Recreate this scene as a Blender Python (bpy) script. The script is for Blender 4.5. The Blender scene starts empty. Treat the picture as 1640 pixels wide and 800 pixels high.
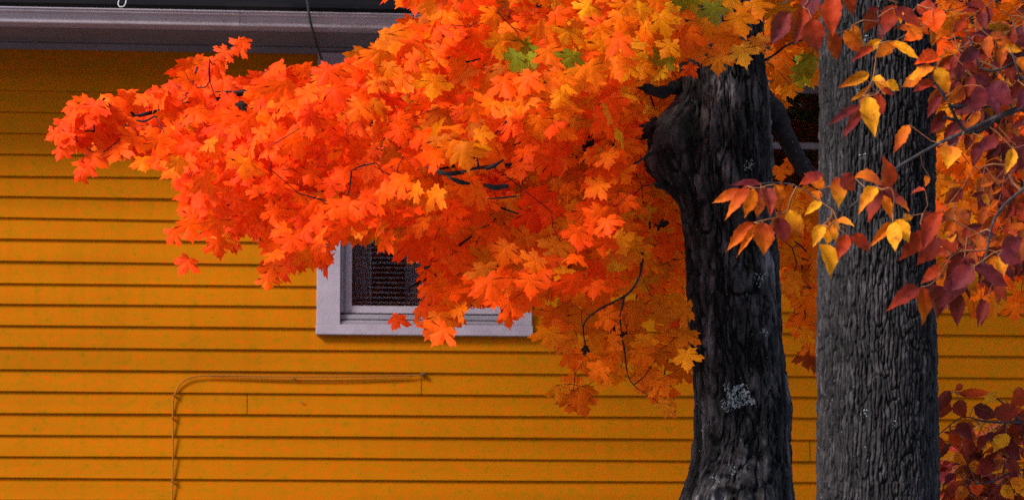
import bpy, math, random
import numpy as np
from mathutils import Vector, Matrix
from mathutils.bvhtree import BVHTree

R = math.radians
rng = np.random.default_rng(7)
random.seed(7)
scene = bpy.context.scene
col = scene.collection

# ------------------------------------------------------------------ camera
F_PX = 5175.0
PITCH = R(7.2)
EYE = Vector((0, 0, 1.6))
cam = bpy.data.cameras.new('camera')
cam.lens = 36 * F_PX / 1640
cam.clip_end = 2000
cam.clip_start = 0.1
cam.dof.use_dof = True
cam.dof.focus_distance = 11.9
cam.dof.aperture_fstop = 5.2
camo = bpy.data.objects.new('camera', cam)
camo.location = EYE
camo.rotation_euler = (math.pi / 2 + PITCH, 0, 0)
col.objects.link(camo)
scene.camera = camo
FW = Vector((0, math.cos(PITCH), math.sin(PITCH)))
UP = Vector((0, -math.sin(PITCH), math.cos(PITCH)))


def ray(px, py):
    return FW + Vector((1, 0, 0)) * ((px - 820) / F_PX) + UP * ((400 - py) / F_PX)


def P(px, py, Y):
    """world point seen at photo position (px, py), at distance Y north of the eye"""
    d = ray(px, py)
    return EYE + d * (Y / d.y)


def PN(px, py, Y):
    px, py, Y = np.asarray(px, float), np.asarray(py, float), np.asarray(Y, float)
    a = (px - 820) / F_PX
    b = (400 - py) / F_PX
    dy = FW.y + UP.y * b
    dz = FW.z + UP.z * b
    t = Y / dy
    return np.stack([a * t, Y, EYE.z + dz * t], -1)


def proj(p):
    """photo position of world points (n,3)"""
    q = p - np.array(EYE)
    f = q[:, 1] * FW.y + q[:, 2] * FW.z
    u = q[:, 1] * UP.y + q[:, 2] * UP.z
    return 820 + F_PX * q[:, 0] / f, 400 - F_PX * u / f


# ------------------------------------------------------------------ object helpers
def tag(o, label=None, cat=None, group=None, kind=None):
    for k, v in (('label', label), ('category', cat), ('group', group), ('kind', kind)):
        if v:
            o[k] = v
    return o


def empty(name, loc=(0, 0, 0), rz=0.0):
    o = bpy.data.objects.new(name, None)
    o.empty_display_size = .2
    o.location = loc
    o.rotation_euler = (0, 0, rz)
    col.objects.link(o)
    return o


def wm(o):
    m = Matrix.LocRotScale(o.location, o.rotation_euler, o.scale)
    return wm(o.parent) @ m if o.parent else m


def link_mesh(name, verts, faces, mat, parent=None, local=True, smooth=False, cols=None, mats=None):
    """verts are in the parent's space (local) or in world space (not local)"""
    me = bpy.data.meshes.new(name)
    v = np.asarray(verts, float).reshape(-1, 3)
    if parent is not None and not local:
        im = np.array(wm(parent).inverted())
        v = v @ im[:3, :3].T + im[:3, 3]
    if isinstance(faces, np.ndarray):
        n, k = faces.shape
        me.vertices.add(len(v))
        me.vertices.foreach_set('co', v.astype(np.float32).ravel())
        me.loops.add(n * k)
        me.loops.foreach_set('vertex_index', faces.astype(np.int32).ravel())
        me.polygons.add(n)
        me.polygons.foreach_set('loop_start', np.arange(0, n * k, k, dtype=np.int32))
        me.polygons.foreach_set('loop_total', np.full(n, k, np.int32))
        me.update(calc_edges=True)
    else:
        me.from_pydata([tuple(x) for x in v], [], [tuple(f) for f in faces])
        me.update()
    me.validate()
    if smooth:
        me.polygons.foreach_set('use_smooth', np.ones(len(me.polygons), bool))
    if cols is not None:
        a = me.color_attributes.new('col', 'FLOAT_COLOR', 'POINT')
        c = np.ones((len(v), 4), np.float32)
        c[:, :3] = cols
        a.data.foreach_set('color', c.ravel())
    me.materials.append(mat)
    o = bpy.data.objects.new(name, me)
    col.objects.link(o)
    if parent is not None:
        o.parent = parent
    return o


class MB:
    def __init__(s):
        s.v, s.f = [], []

    def add(s, v, f):
        b = len(s.v)
        s.v += [tuple(x) for x in v]
        s.f += [tuple(b + i for i in q) for q in f]

    def box(s, x0, x1, y0, y1, z0, z1):
        s.add([(x0, y0, z0), (x1, y0, z0), (x1, y1, z0), (x0, y1, z0),
               (x0, y0, z1), (x1, y0, z1), (x1, y1, z1), (x0, y1, z1)],
              [(3, 2, 1, 0), (4, 5, 6, 7), (0, 1, 5, 4), (1, 2, 6, 5), (2, 3, 7, 6), (3, 0, 4, 7)])

    def prism_x(s, prof, x0, x1):
        """profile of (y, z) points run along x"""
        n = len(prof)
        s.add([(x0, y, z) for y, z in prof] + [(x1, y, z) for y, z in prof],
              [(i, (i + 1) % n, n + (i + 1) % n, n + i) for i in range(n)] + [tuple(range(n))[::-1], tuple(range(n, 2 * n))])

    def tube(s, pts, rad, sides=6):
        pts = [Vector(p) for p in pts]
        if not hasattr(rad, '__len__'):
            rad = [rad] * len(pts)
        V, Fc = [], []
        prev = None
        for i, p in enumerate(pts):
            t = (pts[min(i + 1, len(pts) - 1)] - pts[max(i - 1, 0)])
            if t.length < 1e-9:
                t = Vector((0, 0, 1))
            t.normalize()
            if prev is None:
                a = Vector((0, 0, 1)) if abs(t.z) < .9 else Vector((1, 0, 0))
                n = t.cross(a).normalized()
            else:
                n = (prev - t * prev.dot(t))
                n = n.normalized() if n.length > 1e-6 else t.orthogonal().normalized()
            prev = n
            b = t.cross(n)
            for k in range(sides):
                an = 2 * math.pi * k / sides
                V.append(p + (n * math.cos(an) + b * math.sin(an)) * rad[i])
        for i in range(len(pts) - 1):
            for k in range(sides):
                k2 = (k + 1) % sides
                Fc.append((i * sides + k, i * sides + k2, (i + 1) * sides + k2, (i + 1) * sides + k))
        Fc.append(tuple(range(sides))[::-1])
        Fc.append(tuple((len(pts) - 1) * sides + k for k in range(sides)))
        s.add(V, Fc)

    def build(s, name, mat, parent=None, local=True, smooth=False, bevel=0):
        o = link_mesh(name, s.v, s.f, mat, parent, local, smooth)
        if bevel:
            m = o.modifiers.new('bevel', 'BEVEL')
            m.width = bevel
            m.segments = 2
            m.limit_method = 'ANGLE'
        return o


def smoothcurve(pts, n=6):
    """Catmull-Rom through tuples of any length"""
    p = [np.array(q, float) for q in pts]
    p = [2 * p[0] - p[1]] + p + [2 * p[-1] - p[-2]]
    out = []
    for i in range(1, len(p) - 2):
        for k in range(n):
            t = k / n
            out.append(.5 * ((2 * p[i]) + (-p[i - 1] + p[i + 1]) * t + (2 * p[i - 1] - 5 * p[i] + 4 * p[i + 1] - p[i + 2]) * t * t
                             + (-p[i - 1] + 3 * p[i] - 3 * p[i + 1] + p[i + 2]) * t ** 3))
    out.append(p[-2])
    return out


# ------------------------------------------------------------------ noise
def _h(ix, iy, iz, seed=0):
    n = (ix.astype(np.int64) * 374761393 + iy.astype(np.int64) * 668265263 + iz.astype(np.int64) * 2147483647 + seed * 974634777) & 0xffffffff
    n = ((n ^ (n >> 13)) * 1274126177) & 0xffffffff
    n = ((n ^ (n >> 16)) * 2246822519) & 0xffffffff
    return ((n ^ (n >> 15)) & 0xffffff) / float(0xffffff)


def vn(p, seed=0):
    i = np.floor(p).astype(np.int64)
    f = p - i
    f = f * f * (3 - 2 * f)
    r = 0
    for dx in (0, 1):
        for dy in (0, 1):
            for dz in (0, 1):
                w = (f[..., 0] if dx else 1 - f[..., 0]) * (f[..., 1] if dy else 1 - f[..., 1]) * (f[..., 2] if dz else 1 - f[..., 2])
                r = r + w * _h(i[..., 0] + dx, i[..., 1] + dy, i[..., 2] + dz, seed)
    return r * 2 - 1


def fbm(p, o=4, seed=0):
    r, a = 0, 1.0
    for k in range(o):
        r = r + a * vn(p * 2 ** k + 17.3 * k, seed + k)
        a *= .5
    return r / 1.9


def worley(u, v, nu, seed=0):
    """2-D cells, u wraps after nu cells; returns F1, F2"""
    iu, iv = np.floor(u).astype(np.int64), np.floor(v).astype(np.int64)
    f1 = np.full(u.shape, 9.0)
    f2 = np.full(u.shape, 9.0)
    z = np.zeros_like(iu)
    for du in (-1, 0, 1):
        for dv in (-1, 0, 1):
            cu, cv = iu + du, iv + dv
            ju = cu + .12 + .76 * _h(cu % nu, cv, z, seed)
            jv = cv + .05 + .9 * _h(cu % nu, cv, z + 1, seed)
            d = np.hypot(u - ju, v - jv)
            f2 = np.minimum(f2, np.maximum(f1, d))
            f1 = np.minimum(f1, d)
    return f1, f2


def sstep(a, b, x):
    t = np.clip((x - a) / (b - a), 0, 1)
    return t * t * (3 - 2 * t)


# ------------------------------------------------------------------ materials
def newmat(name):
    m = bpy.data.materials.new(name)
    m.use_nodes = True
    nt = m.node_tree
    b = nt.nodes['Principled BSDF']
    return m, nt, b


def N(nt, typ, **kw):
    n = nt.nodes.new(typ)
    for k, v in kw.items():
        if k in n.inputs:
            n.inputs[k].default_value = v
        else:
            setattr(n, k, v)
    return n


def ramp(nt, fac, stops):
    r = nt.nodes.new('ShaderNodeValToRGB')
    e = r.color_ramp.elements
    while len(e) < len(stops):
        e.new(.5)
    for i, (p, c) in enumerate(stops):
        e[i].position = p
        e[i].color = (*c, 1)
    nt.links.new(fac, r.inputs[0])
    return r.outputs[0]


def mottled(name, c1, c2, scale, rough=.7, bump=0.0, bscale=None, stretch=(1, 1, 1), spec=.3, c3=None, bdist=.01):
    m, nt, b = newmat(name)
    tc = N(nt, 'ShaderNodeTexCoord')
    mp = N(nt, 'ShaderNodeMapping')
    mp.inputs['Scale'].default_value = stretch
    nt.links.new(tc.outputs['Object'], mp.inputs[0])
    n = N(nt, 'ShaderNodeTexNoise', Scale=scale, Detail=6.0, Roughness=.6)
    nt.links.new(mp.outputs[0], n.inputs['Vector'])
    stops = [(.32, c1), (.68, c2)] if c3 is None else [(.3, c1), (.5, c2), (.68, c3)]
    nt.links.new(ramp(nt, n.outputs[0], stops), b.inputs['Base Color'])
    b.inputs['Roughness'].default_value = rough
    b.inputs['Specular IOR Level'].default_value = spec
    if bump:
        n2 = N(nt, 'ShaderNodeTexNoise', Scale=bscale or scale * 4, Detail=4.0)
        nt.links.new(mp.outputs[0], n2.inputs['Vector'])
        bp = N(nt, 'ShaderNodeBump', Strength=bump, Distance=bdist)
        nt.links.new(n2.outputs[0], bp.inputs['Height'])
        nt.links.new(bp.outputs[0], b.inputs['Normal'])
    return m


def siding_mat():
    m, nt, b = newmat('yellow_paint')
    tc = N(nt, 'ShaderNodeTexCoord')
    big = N(nt, 'ShaderNodeTexNoise', Scale=1.1, Detail=4.0)
    nt.links.new(tc.outputs['Object'], big.inputs['Vector'])
    mp = N(nt, 'ShaderNodeMapping')
    mp.inputs['Scale'].default_value = (.8, 1, 1.25)
    nt.links.new(tc.outputs['Object'], mp.inputs[0])
    fine = N(nt, 'ShaderNodeTexNoise', Scale=38.0, Detail=5.0, Roughness=.75)
    nt.links.new(mp.outputs[0], fine.inputs['Vector'])
    c = ramp(nt, fine.outputs[0], [(.3, (.24, .112, .001)), (.43, (.37, .126, .001)), (.57, (.43, .114, .001)), (.7, (.57, .096, .001))])
    mx = N(nt, 'ShaderNodeMix', data_type='RGBA', blend_type='MULTIPLY')
    mx.inputs['Factor'].default_value = .6
    nt.links.new(c, mx.inputs[6])
    nt.links.new(ramp(nt, big.outputs[0], [(.3, (.78, .80, .8)), (.7, (1, 1, 1))]), mx.inputs[7])
    # faint vertical grime streaks in the paint
    mp2 = N(nt, 'ShaderNodeMapping')
    mp2.inputs['Scale'].default_value = (14, 1, .8)
    nt.links.new(tc.outputs['Object'], mp2.inputs[0])
    st = N(nt, 'ShaderNodeTexNoise', Scale=1.0, Detail=5.0)
    nt.links.new(mp2.outputs[0], st.inputs['Vector'])
    mx2 = N(nt, 'ShaderNodeMix', data_type='RGBA', blend_type='MULTIPLY')
    mx2.inputs['Factor'].default_value = .16
    nt.links.new(mx.outputs[2], mx2.inputs[6])
    nt.links.new(ramp(nt, st.outputs[0], [(.35, (.7, .68, .6)), (.5, (1, 1, 1))]), mx2.inputs[7])
    # board by board the paint has faded a little differently
    mp4 = N(nt, 'ShaderNodeMapping')
    mp4.inputs['Scale'].default_value = (.35, 1, 11)
    nt.links.new(tc.outputs['Object'], mp4.inputs[0])
    bd = N(nt, 'ShaderNodeTexNoise', Scale=1.0, Detail=2.0)
    nt.links.new(mp4.outputs[0], bd.inputs['Vector'])
    mx5 = N(nt, 'ShaderNodeMix', data_type='RGBA', blend_type='MULTIPLY')
    mx5.inputs['Factor'].default_value = .8
    nt.links.new(mx2.outputs[2], mx5.inputs[6])
    nt.links.new(ramp(nt, bd.outputs[0], [(.3, (.80, .84, .9)), (.5, (.94, .95, 1)), (.7, (1, 1, 1))]), mx5.inputs[7])
    nt.links.new(mx5.outputs[2], b.inputs['Base Color'])
    b.inputs['Roughness'].default_value = .75
    b.inputs['Specular IOR Level'].default_value = .03
    g = N(nt, 'ShaderNodeTexNoise', Scale=30.0, Detail=5.0)
    mp3 = N(nt, 'ShaderNodeMapping')
    mp3.inputs['Scale'].default_value = (.12, 1, 2.2)
    nt.links.new(tc.outputs['Object'], mp3.inputs[0])
    nt.links.new(mp3.outputs[0], g.inputs['Vector'])
    bp = N(nt, 'ShaderNodeBump', Strength=.25, Distance=.003)
    nt.links.new(g.outputs[0], bp.inputs['Height'])
    nt.links.new(bp.outputs[0], b.inputs['Normal'])
    return m


def leaf_mat(name, trans=.46, rough=.5, spec=.07, mott=(.78, .6, .6), nsc=45.0):
    m, nt, b = newmat(name)
    at = N(nt, 'ShaderNodeAttribute', attribute_name='col')
    tc = N(nt, 'ShaderNodeTexCoord')
    n = N(nt, 'ShaderNodeTexNoise', Scale=nsc, Detail=4.0, Roughness=.65)
    nt.links.new(tc.outputs['Object'], n.inputs['Vector'])
    mx = N(nt, 'ShaderNodeMix', data_type='RGBA', blend_type='MULTIPLY')
    mx.inputs['Factor'].default_value = 1
    nt.links.new(at.outputs['Color'], mx.inputs[6])
    nt.links.new(ramp(nt, n.outputs[0], [(.3, mott), (.5, (1, 1, 1)), (.72, (1.05, 1.1, 1.0))]), mx.inputs[7])
    sp = N(nt, 'ShaderNodeTexNoise', Scale=130.0, Detail=2.0)
    nt.links.new(tc.outputs['Object'], sp.inputs['Vector'])
    mq = N(nt, 'ShaderNodeMix', data_type='RGBA', blend_type='MULTIPLY')
    mq.inputs['Factor'].default_value = 1
    nt.links.new(mx.outputs[2], mq.inputs[6])
    nt.links.new(ramp(nt, sp.outputs[0], [(.27, (.25, .12, .1)), (.34, (1, 1, 1))]), mq.inputs[7])
    mx = mq
    nt.links.new(mx.outputs[2], b.inputs['Base Color'])
    b.inputs['Roughness'].default_value = rough
    b.inputs['Specular IOR Level'].default_value = spec
    tr = N(nt, 'ShaderNodeBsdfTranslucent')
    # light that has gone through a leaf comes out more yellow
    hs = N(nt, 'ShaderNodeMix', data_type='RGBA', blend_type='MIX')
    hs.inputs['Factor'].default_value = .22
    nt.links.new(mx.outputs[2], hs.inputs[6])
    hs.inputs[7].default_value = (1.0, .42, .01, 1)
    nt.links.new(hs.outputs[2], tr.inputs['Color'])
    ms = N(nt, 'ShaderNodeMixShader')
    ms.inputs[0].default_value = trans
    nt.links.new(b.outputs[0], ms.inputs[1])
    nt.links.new(tr.outputs[0], ms.inputs[2])
    nt.links.new(ms.outputs[0], nt.nodes['Material Output'].inputs['Surface'])
    n2 = N(nt, 'ShaderNodeTexNoise', Scale=70.0, Detail=3.0)
    nt.links.new(tc.outputs['Object'], n2.inputs['Vector'])
    bp = N(nt, 'ShaderNodeBump', Strength=.2, Distance=.003)
    nt.links.new(n2.outputs[0], bp.inputs['Height'])
    nt.links.new(bp.outputs[0], b.inputs['Normal'])
    return m


def bark_mat(name, c_dark, c_mid, c_light, scale, stretch, attr=True, bump=.6):
    """bark whose plates are paler than the wood in its cracks, from the 'col' attribute (plate tone, on the ash with furrow shade painted in) and noise"""
    m, nt, b = newmat(name)
    tc = N(nt, 'ShaderNodeTexCoord')
    mp = N(nt, 'ShaderNodeMapping')
    mp.inputs['Scale'].default_value = stretch
    nt.links.new(tc.outputs['Object'], mp.inputs[0])
    n = N(nt, 'ShaderNodeTexNoise', Scale=scale, Detail=8.0, Roughness=.7)
    nt.links.new(mp.outputs[0], n.inputs['Vector'])
    c = ramp(nt, n.outputs[0], [(.32, c_dark), (.5, c_mid), (.66, c_light)])
    if attr:
        at = N(nt, 'ShaderNodeAttribute', attribute_name='col')
        mx = N(nt, 'ShaderNodeMix', data_type='RGBA', blend_type='MULTIPLY')
        mx.inputs['Factor'].default_value = 1
        nt.links.new(c, mx.inputs[6])
        nt.links.new(at.outputs['Color'], mx.inputs[7])
        c = mx.outputs[2]
    # small pale flecks of crust lichen
    vo = N(nt, 'ShaderNodeTexNoise', Scale=95.0, Detail=3.0, Roughness=.6)
    nt.links.new(tc.outputs['Object'], vo.inputs['Vector'])
    fl = ramp(nt, vo.outputs[0], [(.68, (0, 0, 0)), (.74, (1, 1, 1))])
    mx3 = N(nt, 'ShaderNodeMix', data_type='RGBA', blend_type='MIX')
    nt.links.new(fl, mx3.inputs['Factor'])
    nt.links.new(c, mx3.inputs[6])
    mx3.inputs[7].default_value = (.16, .17, .19, 1)
    nt.links.new(mx3.outputs[2], b.inputs['Base Color'])
    b.inputs['Roughness'].default_value = .85
    b.inputs['Specular IOR Level'].default_value = .2
    n2 = N(nt, 'ShaderNodeTexNoise', Scale=scale * 3.5, Detail=6.0, Roughness=.7)
    nt.links.new(mp.outputs[0], n2.inputs['Vector'])
    bp = N(nt, 'ShaderNodeBump', Strength=bump, Distance=.006)
    nt.links.new(n2.outputs[0], bp.inputs['Height'])
    nt.links.new(bp.outputs[0], b.inputs['Normal'])
    return m


M_SIDING = siding_mat()
M_TRIM = mottled('lavender_white_trim', (.25, .215, .265), (.32, .275, .33), 9, .6, .15, 40)
M_TRIM2 = mottled('dark_trim', (.07, .06, .07), (.12, .105, .12), 9, .7, .15, 40)  # darker copy of the trim material, used on the second window
M_SASH = mottled('grey_sash_paint', (.17, .15, .18), (.23, .205, .24), 12, .55, .1)
M_GUTTER = mottled('grey_gutter_metal', (.225, .195, .23), (.30, .26, .305), 5, .42, .08, 20, (1, 1, 1), .5)
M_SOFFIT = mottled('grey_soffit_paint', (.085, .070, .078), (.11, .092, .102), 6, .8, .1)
M_CABLE = mottled('painted_cable', (.21, .068, .0015), (.27, .085, .0015), 20, .85)
M_WIRE = mottled('black_wire', (.012, .011, .012), (.03, .027, .028), 30, .5)
M_CLIP = mottled('rusty_clip', (.06, .03, .015), (.12, .06, .03), 60, .8)
M_METAL = mottled('bright_hook', (.5, .5, .55), (.7, .7, .75), 30, .35)
M_BLIND = mottled('blind_slats', (.26, .29, .34), (.36, .39, .45), 6, .6)
M_ROOM = mottled('dim_room', (.16, .16, .17), (.24, .24, .25), 2, .9)
M_CURTAIN = mottled('curtain_cloth', (.40, .39, .43), (.6, .58, .62), 7, .9, stretch=(6, 1, .5))
M_LEAF = leaf_mat('maple_leaf')
M_ASHLEAF = leaf_mat('ash_leaf', trans=.24, rough=.6, spec=.10, mott=(.42, .30, .75), nsc=30.0)
M_MAPLEBARK = bark_mat('maple_bark', (.006, .005, .0055), (.036, .032, .034), (.15, .132, .14), 16, (1, 1, .32))
M_ASHBARK = bark_mat('ash_bark', (.007, .006, .006), (.0205, .0178, .019), (.062, .054, .058), 34, (1, 1, .35), bump=.7)
M_TWIG = bark_mat('twig_bark', (.006, .005, .005), (.012, .010, .011), (.03, .025, .026), 30, (1, 1, 1), attr=False)
M_ASHTWIG = bark_mat('ash_twig_bark', (.022, .018, .019), (.04, .033, .036), (.08, .07, .072), 40, (1, 1, 1), attr=False)
M_RACHIS = mottled('leaf_stalk', (.16, .05, .02), (.26, .10, .03), 30, .6)
M_LICHEN = mottled('pale_lichen', (.10, .115, .12), (.24, .27, .28), 90, .95, .5, 150)
M_BOUNCE_GROUND = mottled('pale_bounce_ground', (.21, .21, .22), (.30, .29, .30), 1.5, .9, .3, 40)  # unseen ground, made pale to bounce light up under the eave


def glass_mat():
    m, nt, b = newmat('window_glass')
    nt.nodes.remove(b)
    tc = N(nt, 'ShaderNodeTexCoord')
    n = N(nt, 'ShaderNodeTexNoise', Scale=5.0)
    nt.links.new(tc.outputs['Object'], n.inputs['Vector'])
    bp = N(nt, 'ShaderNodeBump', Strength=.3, Distance=.01)
    nt.links.new(n.outputs[0], bp.inputs['Height'])
    g_ = N(nt, 'ShaderNodeBsdfGlossy', Roughness=.03)
    nt.links.new(bp.outputs[0], g_.inputs['Normal'])
    t_ = N(nt, 'ShaderNodeBsdfTransparent')
    t_.inputs[0].default_value = (.80, .82, .83, 1)
    ms = N(nt, 'ShaderNodeMixShader')
    fr = N(nt, 'ShaderNodeFresnel', IOR=1.3)
    nt.links.new(fr.outputs[0], ms.inputs[0])
    nt.links.new(t_.outputs[0], ms.inputs[1])
    nt.links.new(g_.outputs[0], ms.inputs[2])
    nt.links.new(ms.outputs[0], nt.nodes['Material Output'].inputs['Surface'])
    return m


M_GLASS = glass_mat()


def shingle_mat():
    m, nt, b = newmat('dark_shingles')
    tc = N(nt, 'ShaderNodeTexCoord')
    br = N(nt, 'ShaderNodeTexBrick', Scale=1.0)
    br.inputs['Color1'].default_value = (.004, .0035, .004, 1)
    br.inputs['Color2'].default_value = (.009, .007, .008, 1)
    br.inputs['Mortar'].default_value = (.006, .006, .007, 1)
    br.inputs['Brick Width'].default_value = .3
    br.inputs['Row Height'].default_value = .12
    br.inputs['Mortar Size'].default_value = .008
    nt.links.new(tc.outputs['Object'], br.inputs['Vector'])
    nt.links.new(br.outputs[0], b.inputs['Base Color'])
    b.inputs['Roughness'].default_value = 1
    b.inputs['Specular IOR Level'].default_value = .05
    return m


M_SHINGLE = shingle_mat()

# ------------------------------------------------------------------ the ground
g = MB()
g.add([(-600, -300, 0), (600, -300, 0), (600, 1200, 0), (-600, 1200, 0)], [(0, 1, 2, 3)])
tag(g.build('ground', M_BOUNCE_GROUND), kind='structure')

# ------------------------------------------------------------------ the house
ANG = R(5.2)
house = tag(empty('yellow_house', (0, 15, 0), ANG), 'yellow clapboard house with grey gutter and lavender white window trim', 'house')
HW = wm(house)
HI = HW.inverted()


def wl(px, py, out=0.0):
    """house-local (x, z) of the photo position on the plane `out` metres in front of the wall"""
    o = HI @ EYE
    d = HI.to_3x3() @ ray(px, py)
    t = (-out - o.y) / d.y
    p = o + d * t
    return p.x, p.z


zt = wl(0, 144, .012)[1]
zb = wl(0, 765, .012)[1]
PIT = (zt - zb) / 18
Z_BASE = zb - math.floor((zb - .35) / PIT) * PIT
Z_SOF = wl(0, 69, 0)[1]
WX0, WX1 = -9.0, 9.0

# windows: casing outer rectangle in house coordinates
wx0, wzb = wl(507, 535, .03)
wx1 = wl(852, 535, .03)[0]
wzt = wl(507, 84, .03)[1]
vx0, vzb = wl(1150, 392, .03)
vx1 = wl(1412, 392, .03)[0]
vzt = wzt
CAS = .108
windows = [(wx0, wx1, wzb, wzt, CAS), (vx0, vx1, vzb, vzt, .09)]
opens = [(a + c - .012, b - c + .012, z0 + .045, z1 - c + .012) for a, b, z0, z1, c in windows]
joints = [(675, 603), (396, 636), (1297, 706)]
jts = []
for jx, jy in joints:
    x, z = wl(jx, jy + 5, .01)
    jts.append((x, int(math.floor((z - Z_BASE) / PIT))))
sid = MB()
nb = int(math.ceil((Z_SOF - Z_BASE) / PIT))
for i in range(-1, nb + 1):
    z0 = Z_BASE + i * PIT
    z1 = z0 + PIT
    xs = [WX0]
    for a, b, _, _ in opens:
        xs += [a, b]
    xs += [j[0] + s for j in jts if j[1] == i for s in (-.0016, .0016)]
    x = WX0
    while x < WX1:
        xs.append(x)
        x += .45
    xs = sorted(set(xs + [WX1]))
    wob = [  .0042 * float(vn(np.array([x * .8, i * 3.1, 0.]), 5)) for x in xs]
    wob2 = [.0018 * float(vn(np.array([x * 1.7, i * 1.7, 4.]), 9)) for x in xs]
    for k in range(len(xs) - 1):
        xa, xb = xs[k], xs[k + 1]
        xm = (xa + xb) / 2
        if any(j[1] == i and abs(xm - j[0]) < .0015 for j in jts):
            segs = [(z0 + .004, z0 + .006)]
            gap = True
            continue
        segs = [(z0, min(z1, Z_SOF))]
        for a, b, c, d in opens:
            if a <= xm <= b:
                ns = []
                for s0, s1 in segs:
                    if s1 <= c or s0 >= d:
                        ns.append((s0, s1))
                    else:
                        if s0 < c:
                            ns.append((s0, c))
                        if s1 > d:
                            ns.append((d, s1))
                segs = ns
        for s0, s1 in segs:
            if s1 - s0 < 1e-4:
                continue

            def out(z):
                return .016 - .013 * (z - z0) / PIT
            za, zb_ = (s0 + wob[k], s0 + wob[k + 1]) if abs(s0 - z0) < 1e-6 else (s0, s0)
            oa, ob = out(s0) + wob2[k], out(s0) + wob2[k + 1]
            ta, tb = out(s1) + wob2[k] * .3, out(s1) + wob2[k + 1] * .3
            top = s1 + (.004 if s1 < Z_SOF - .01 and abs(s1 - z1) < 1e-6 else 0)
            e = .0025
            v = [(xa, .0, za), (xb, .0, zb_), (xa, -oa + e * .4, za), (xb, -ob + e * .4, zb_),
                 (xa, -oa, za + e), (xb, -ob, zb_ + e), (xa, -ta, top), (xb, -tb, top)]
            sid.add(v, [(0, 1, 3, 2), (2, 3, 5, 4), (4, 5, 7, 6)])
# sheathing behind the boards, with the window openings left free, and the other walls
DEP = 9.0


def pierced(mb, y, z0, z1):
    xs = sorted([WX0] + [q for o in opens for q in o[:2]] + [WX1])
    for k in range(len(xs) - 1):
        xm = (xs[k] + xs[k + 1]) / 2
        segs = [(z0, z1)]
        for a, b, c, d in opens:
            if a < xm < b:
                segs = [(z0, c), (d, z1)]
        for s in segs:
            mb.add([(xs[k], y, s[0]), (xs[k + 1], y, s[0]), (xs[k + 1], y, s[1]), (xs[k], y, s[1])], [(0, 1, 2, 3)])


pierced(sid, .003, .3, Z_SOF + .05)
pierced(sid, .12, .3, Z_SOF + .05)
sid.add([(WX0, .003, .3), (WX0, DEP, .3), (WX0, DEP, Z_SOF), (WX0, DEP / 2, Z_SOF + 2.9), (WX0, .003, Z_SOF)], [(0, 1, 2, 3, 4)])
sid.add([(WX1, .003, .3), (WX1, DEP, .3), (WX1, DEP, Z_SOF), (WX1, DEP / 2, Z_SOF + 2.9), (WX1, .003, Z_SOF)], [(4, 3, 2, 1, 0)])
sid.add([(WX0, DEP, .3), (WX1, DEP, .3), (WX1, DEP, Z_SOF), (WX0, DEP, Z_SOF)], [(0, 1, 2, 3)])
sid.build('wall', M_SIDING, house)
f = MB()
f.box(WX0 + .03, WX1 - .03, .03, DEP - .03, -.1, .345)
f.build('foundation', mottled('concrete', (.25, .24, .23), (.36, .35, .34), 4, .9, .3), house)

OV = .40
s = MB()
s.box(WX0 - .3, WX1 + .3, -OV + .02, .001, Z_SOF - .0, Z_SOF + .018)
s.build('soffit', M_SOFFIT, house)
# a bed moulding where the soffit meets the wall
s = MB()
s.prism_x([(-.012, Z_SOF - .03), (-.020, Z_SOF - .03), (-.038, Z_SOF - .003), (-.012, Z_SOF - .003)], WX0, WX1)
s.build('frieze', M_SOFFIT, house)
fz0 = wl(0, 41, OV + .0)[1]
fz1 = wl(0, 11, OV + .10)[1]
s = MB()
s.box(WX0 - .3, WX1 + .3, -OV, -OV + .018, fz0 - .002, fz1 - .01)
s.build('fascia', M_GUTTER, house)
GH = fz1 - fz0
gz = fz0
y0 = -OV - .002
prof = [(0, 0), (.075, 0), (.078, .004), (.078, .012), (.074, .016), (.076, .35 * GH), (.088, .62 * GH), (.098, .70 * GH), (.102, .74 * GH),
        (.102, .86 * GH), (.107, .88 * GH), (.110, .94 * GH), (.108, GH), (.100, GH), (.098, .9 * GH), (.092, .86 * GH), (.07, .4 * GH), (.066, .02), (0.004, .02), (.004, .96 * GH), (0, .96 * GH)]
s = MB()
s.prism_x([(y0 - a, gz + b) for a, b in prof], WX0 - .3, WX1 + .3)
s.build('gutter', M_GUTTER, house, bevel=.0012)
for gx in (-1.32, 1.9):
    sm = MB()
    sm.prism_x([(y0 - a * 1.012 - .0012, gz - .001 + b * 1.004) for a, b in prof[1:14]] + [(y0 - .06, gz + .9 * GH), (y0 - .06, gz + .006)], gx, gx + .035)
    sm.build('gutter_seam', M_GUTTER, house)
# roof
s = MB()
rise = 2.95 / (DEP / 2)
ye = -OV - .02
ze = fz1 - .01
yr, zr = DEP / 2, ze + rise * (DEP / 2 - ye)
s.prism_x([(ye, ze), (yr, zr), (DEP + .45, ze), (DEP + .45, ze + .05), (yr, zr + .06), (ye, ze + .03)], WX0 - .35, WX1 + .35)
# butt edges of the shingle courses
for k in range(40):
    t = k * .127
    yy = ye + t
    zz = ze + .031 + rise * t * (yr - ye) / (yr - ye)
    s.prism_x([(yy, zz), (yy + .13, zz + rise * .13), (yy + .13, zz + rise * .13 + .002), (yy - .004, zz + .016)], WX0 - .35, WX1 + .35)
s.build('roof', M_SHINGLE, house)


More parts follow.
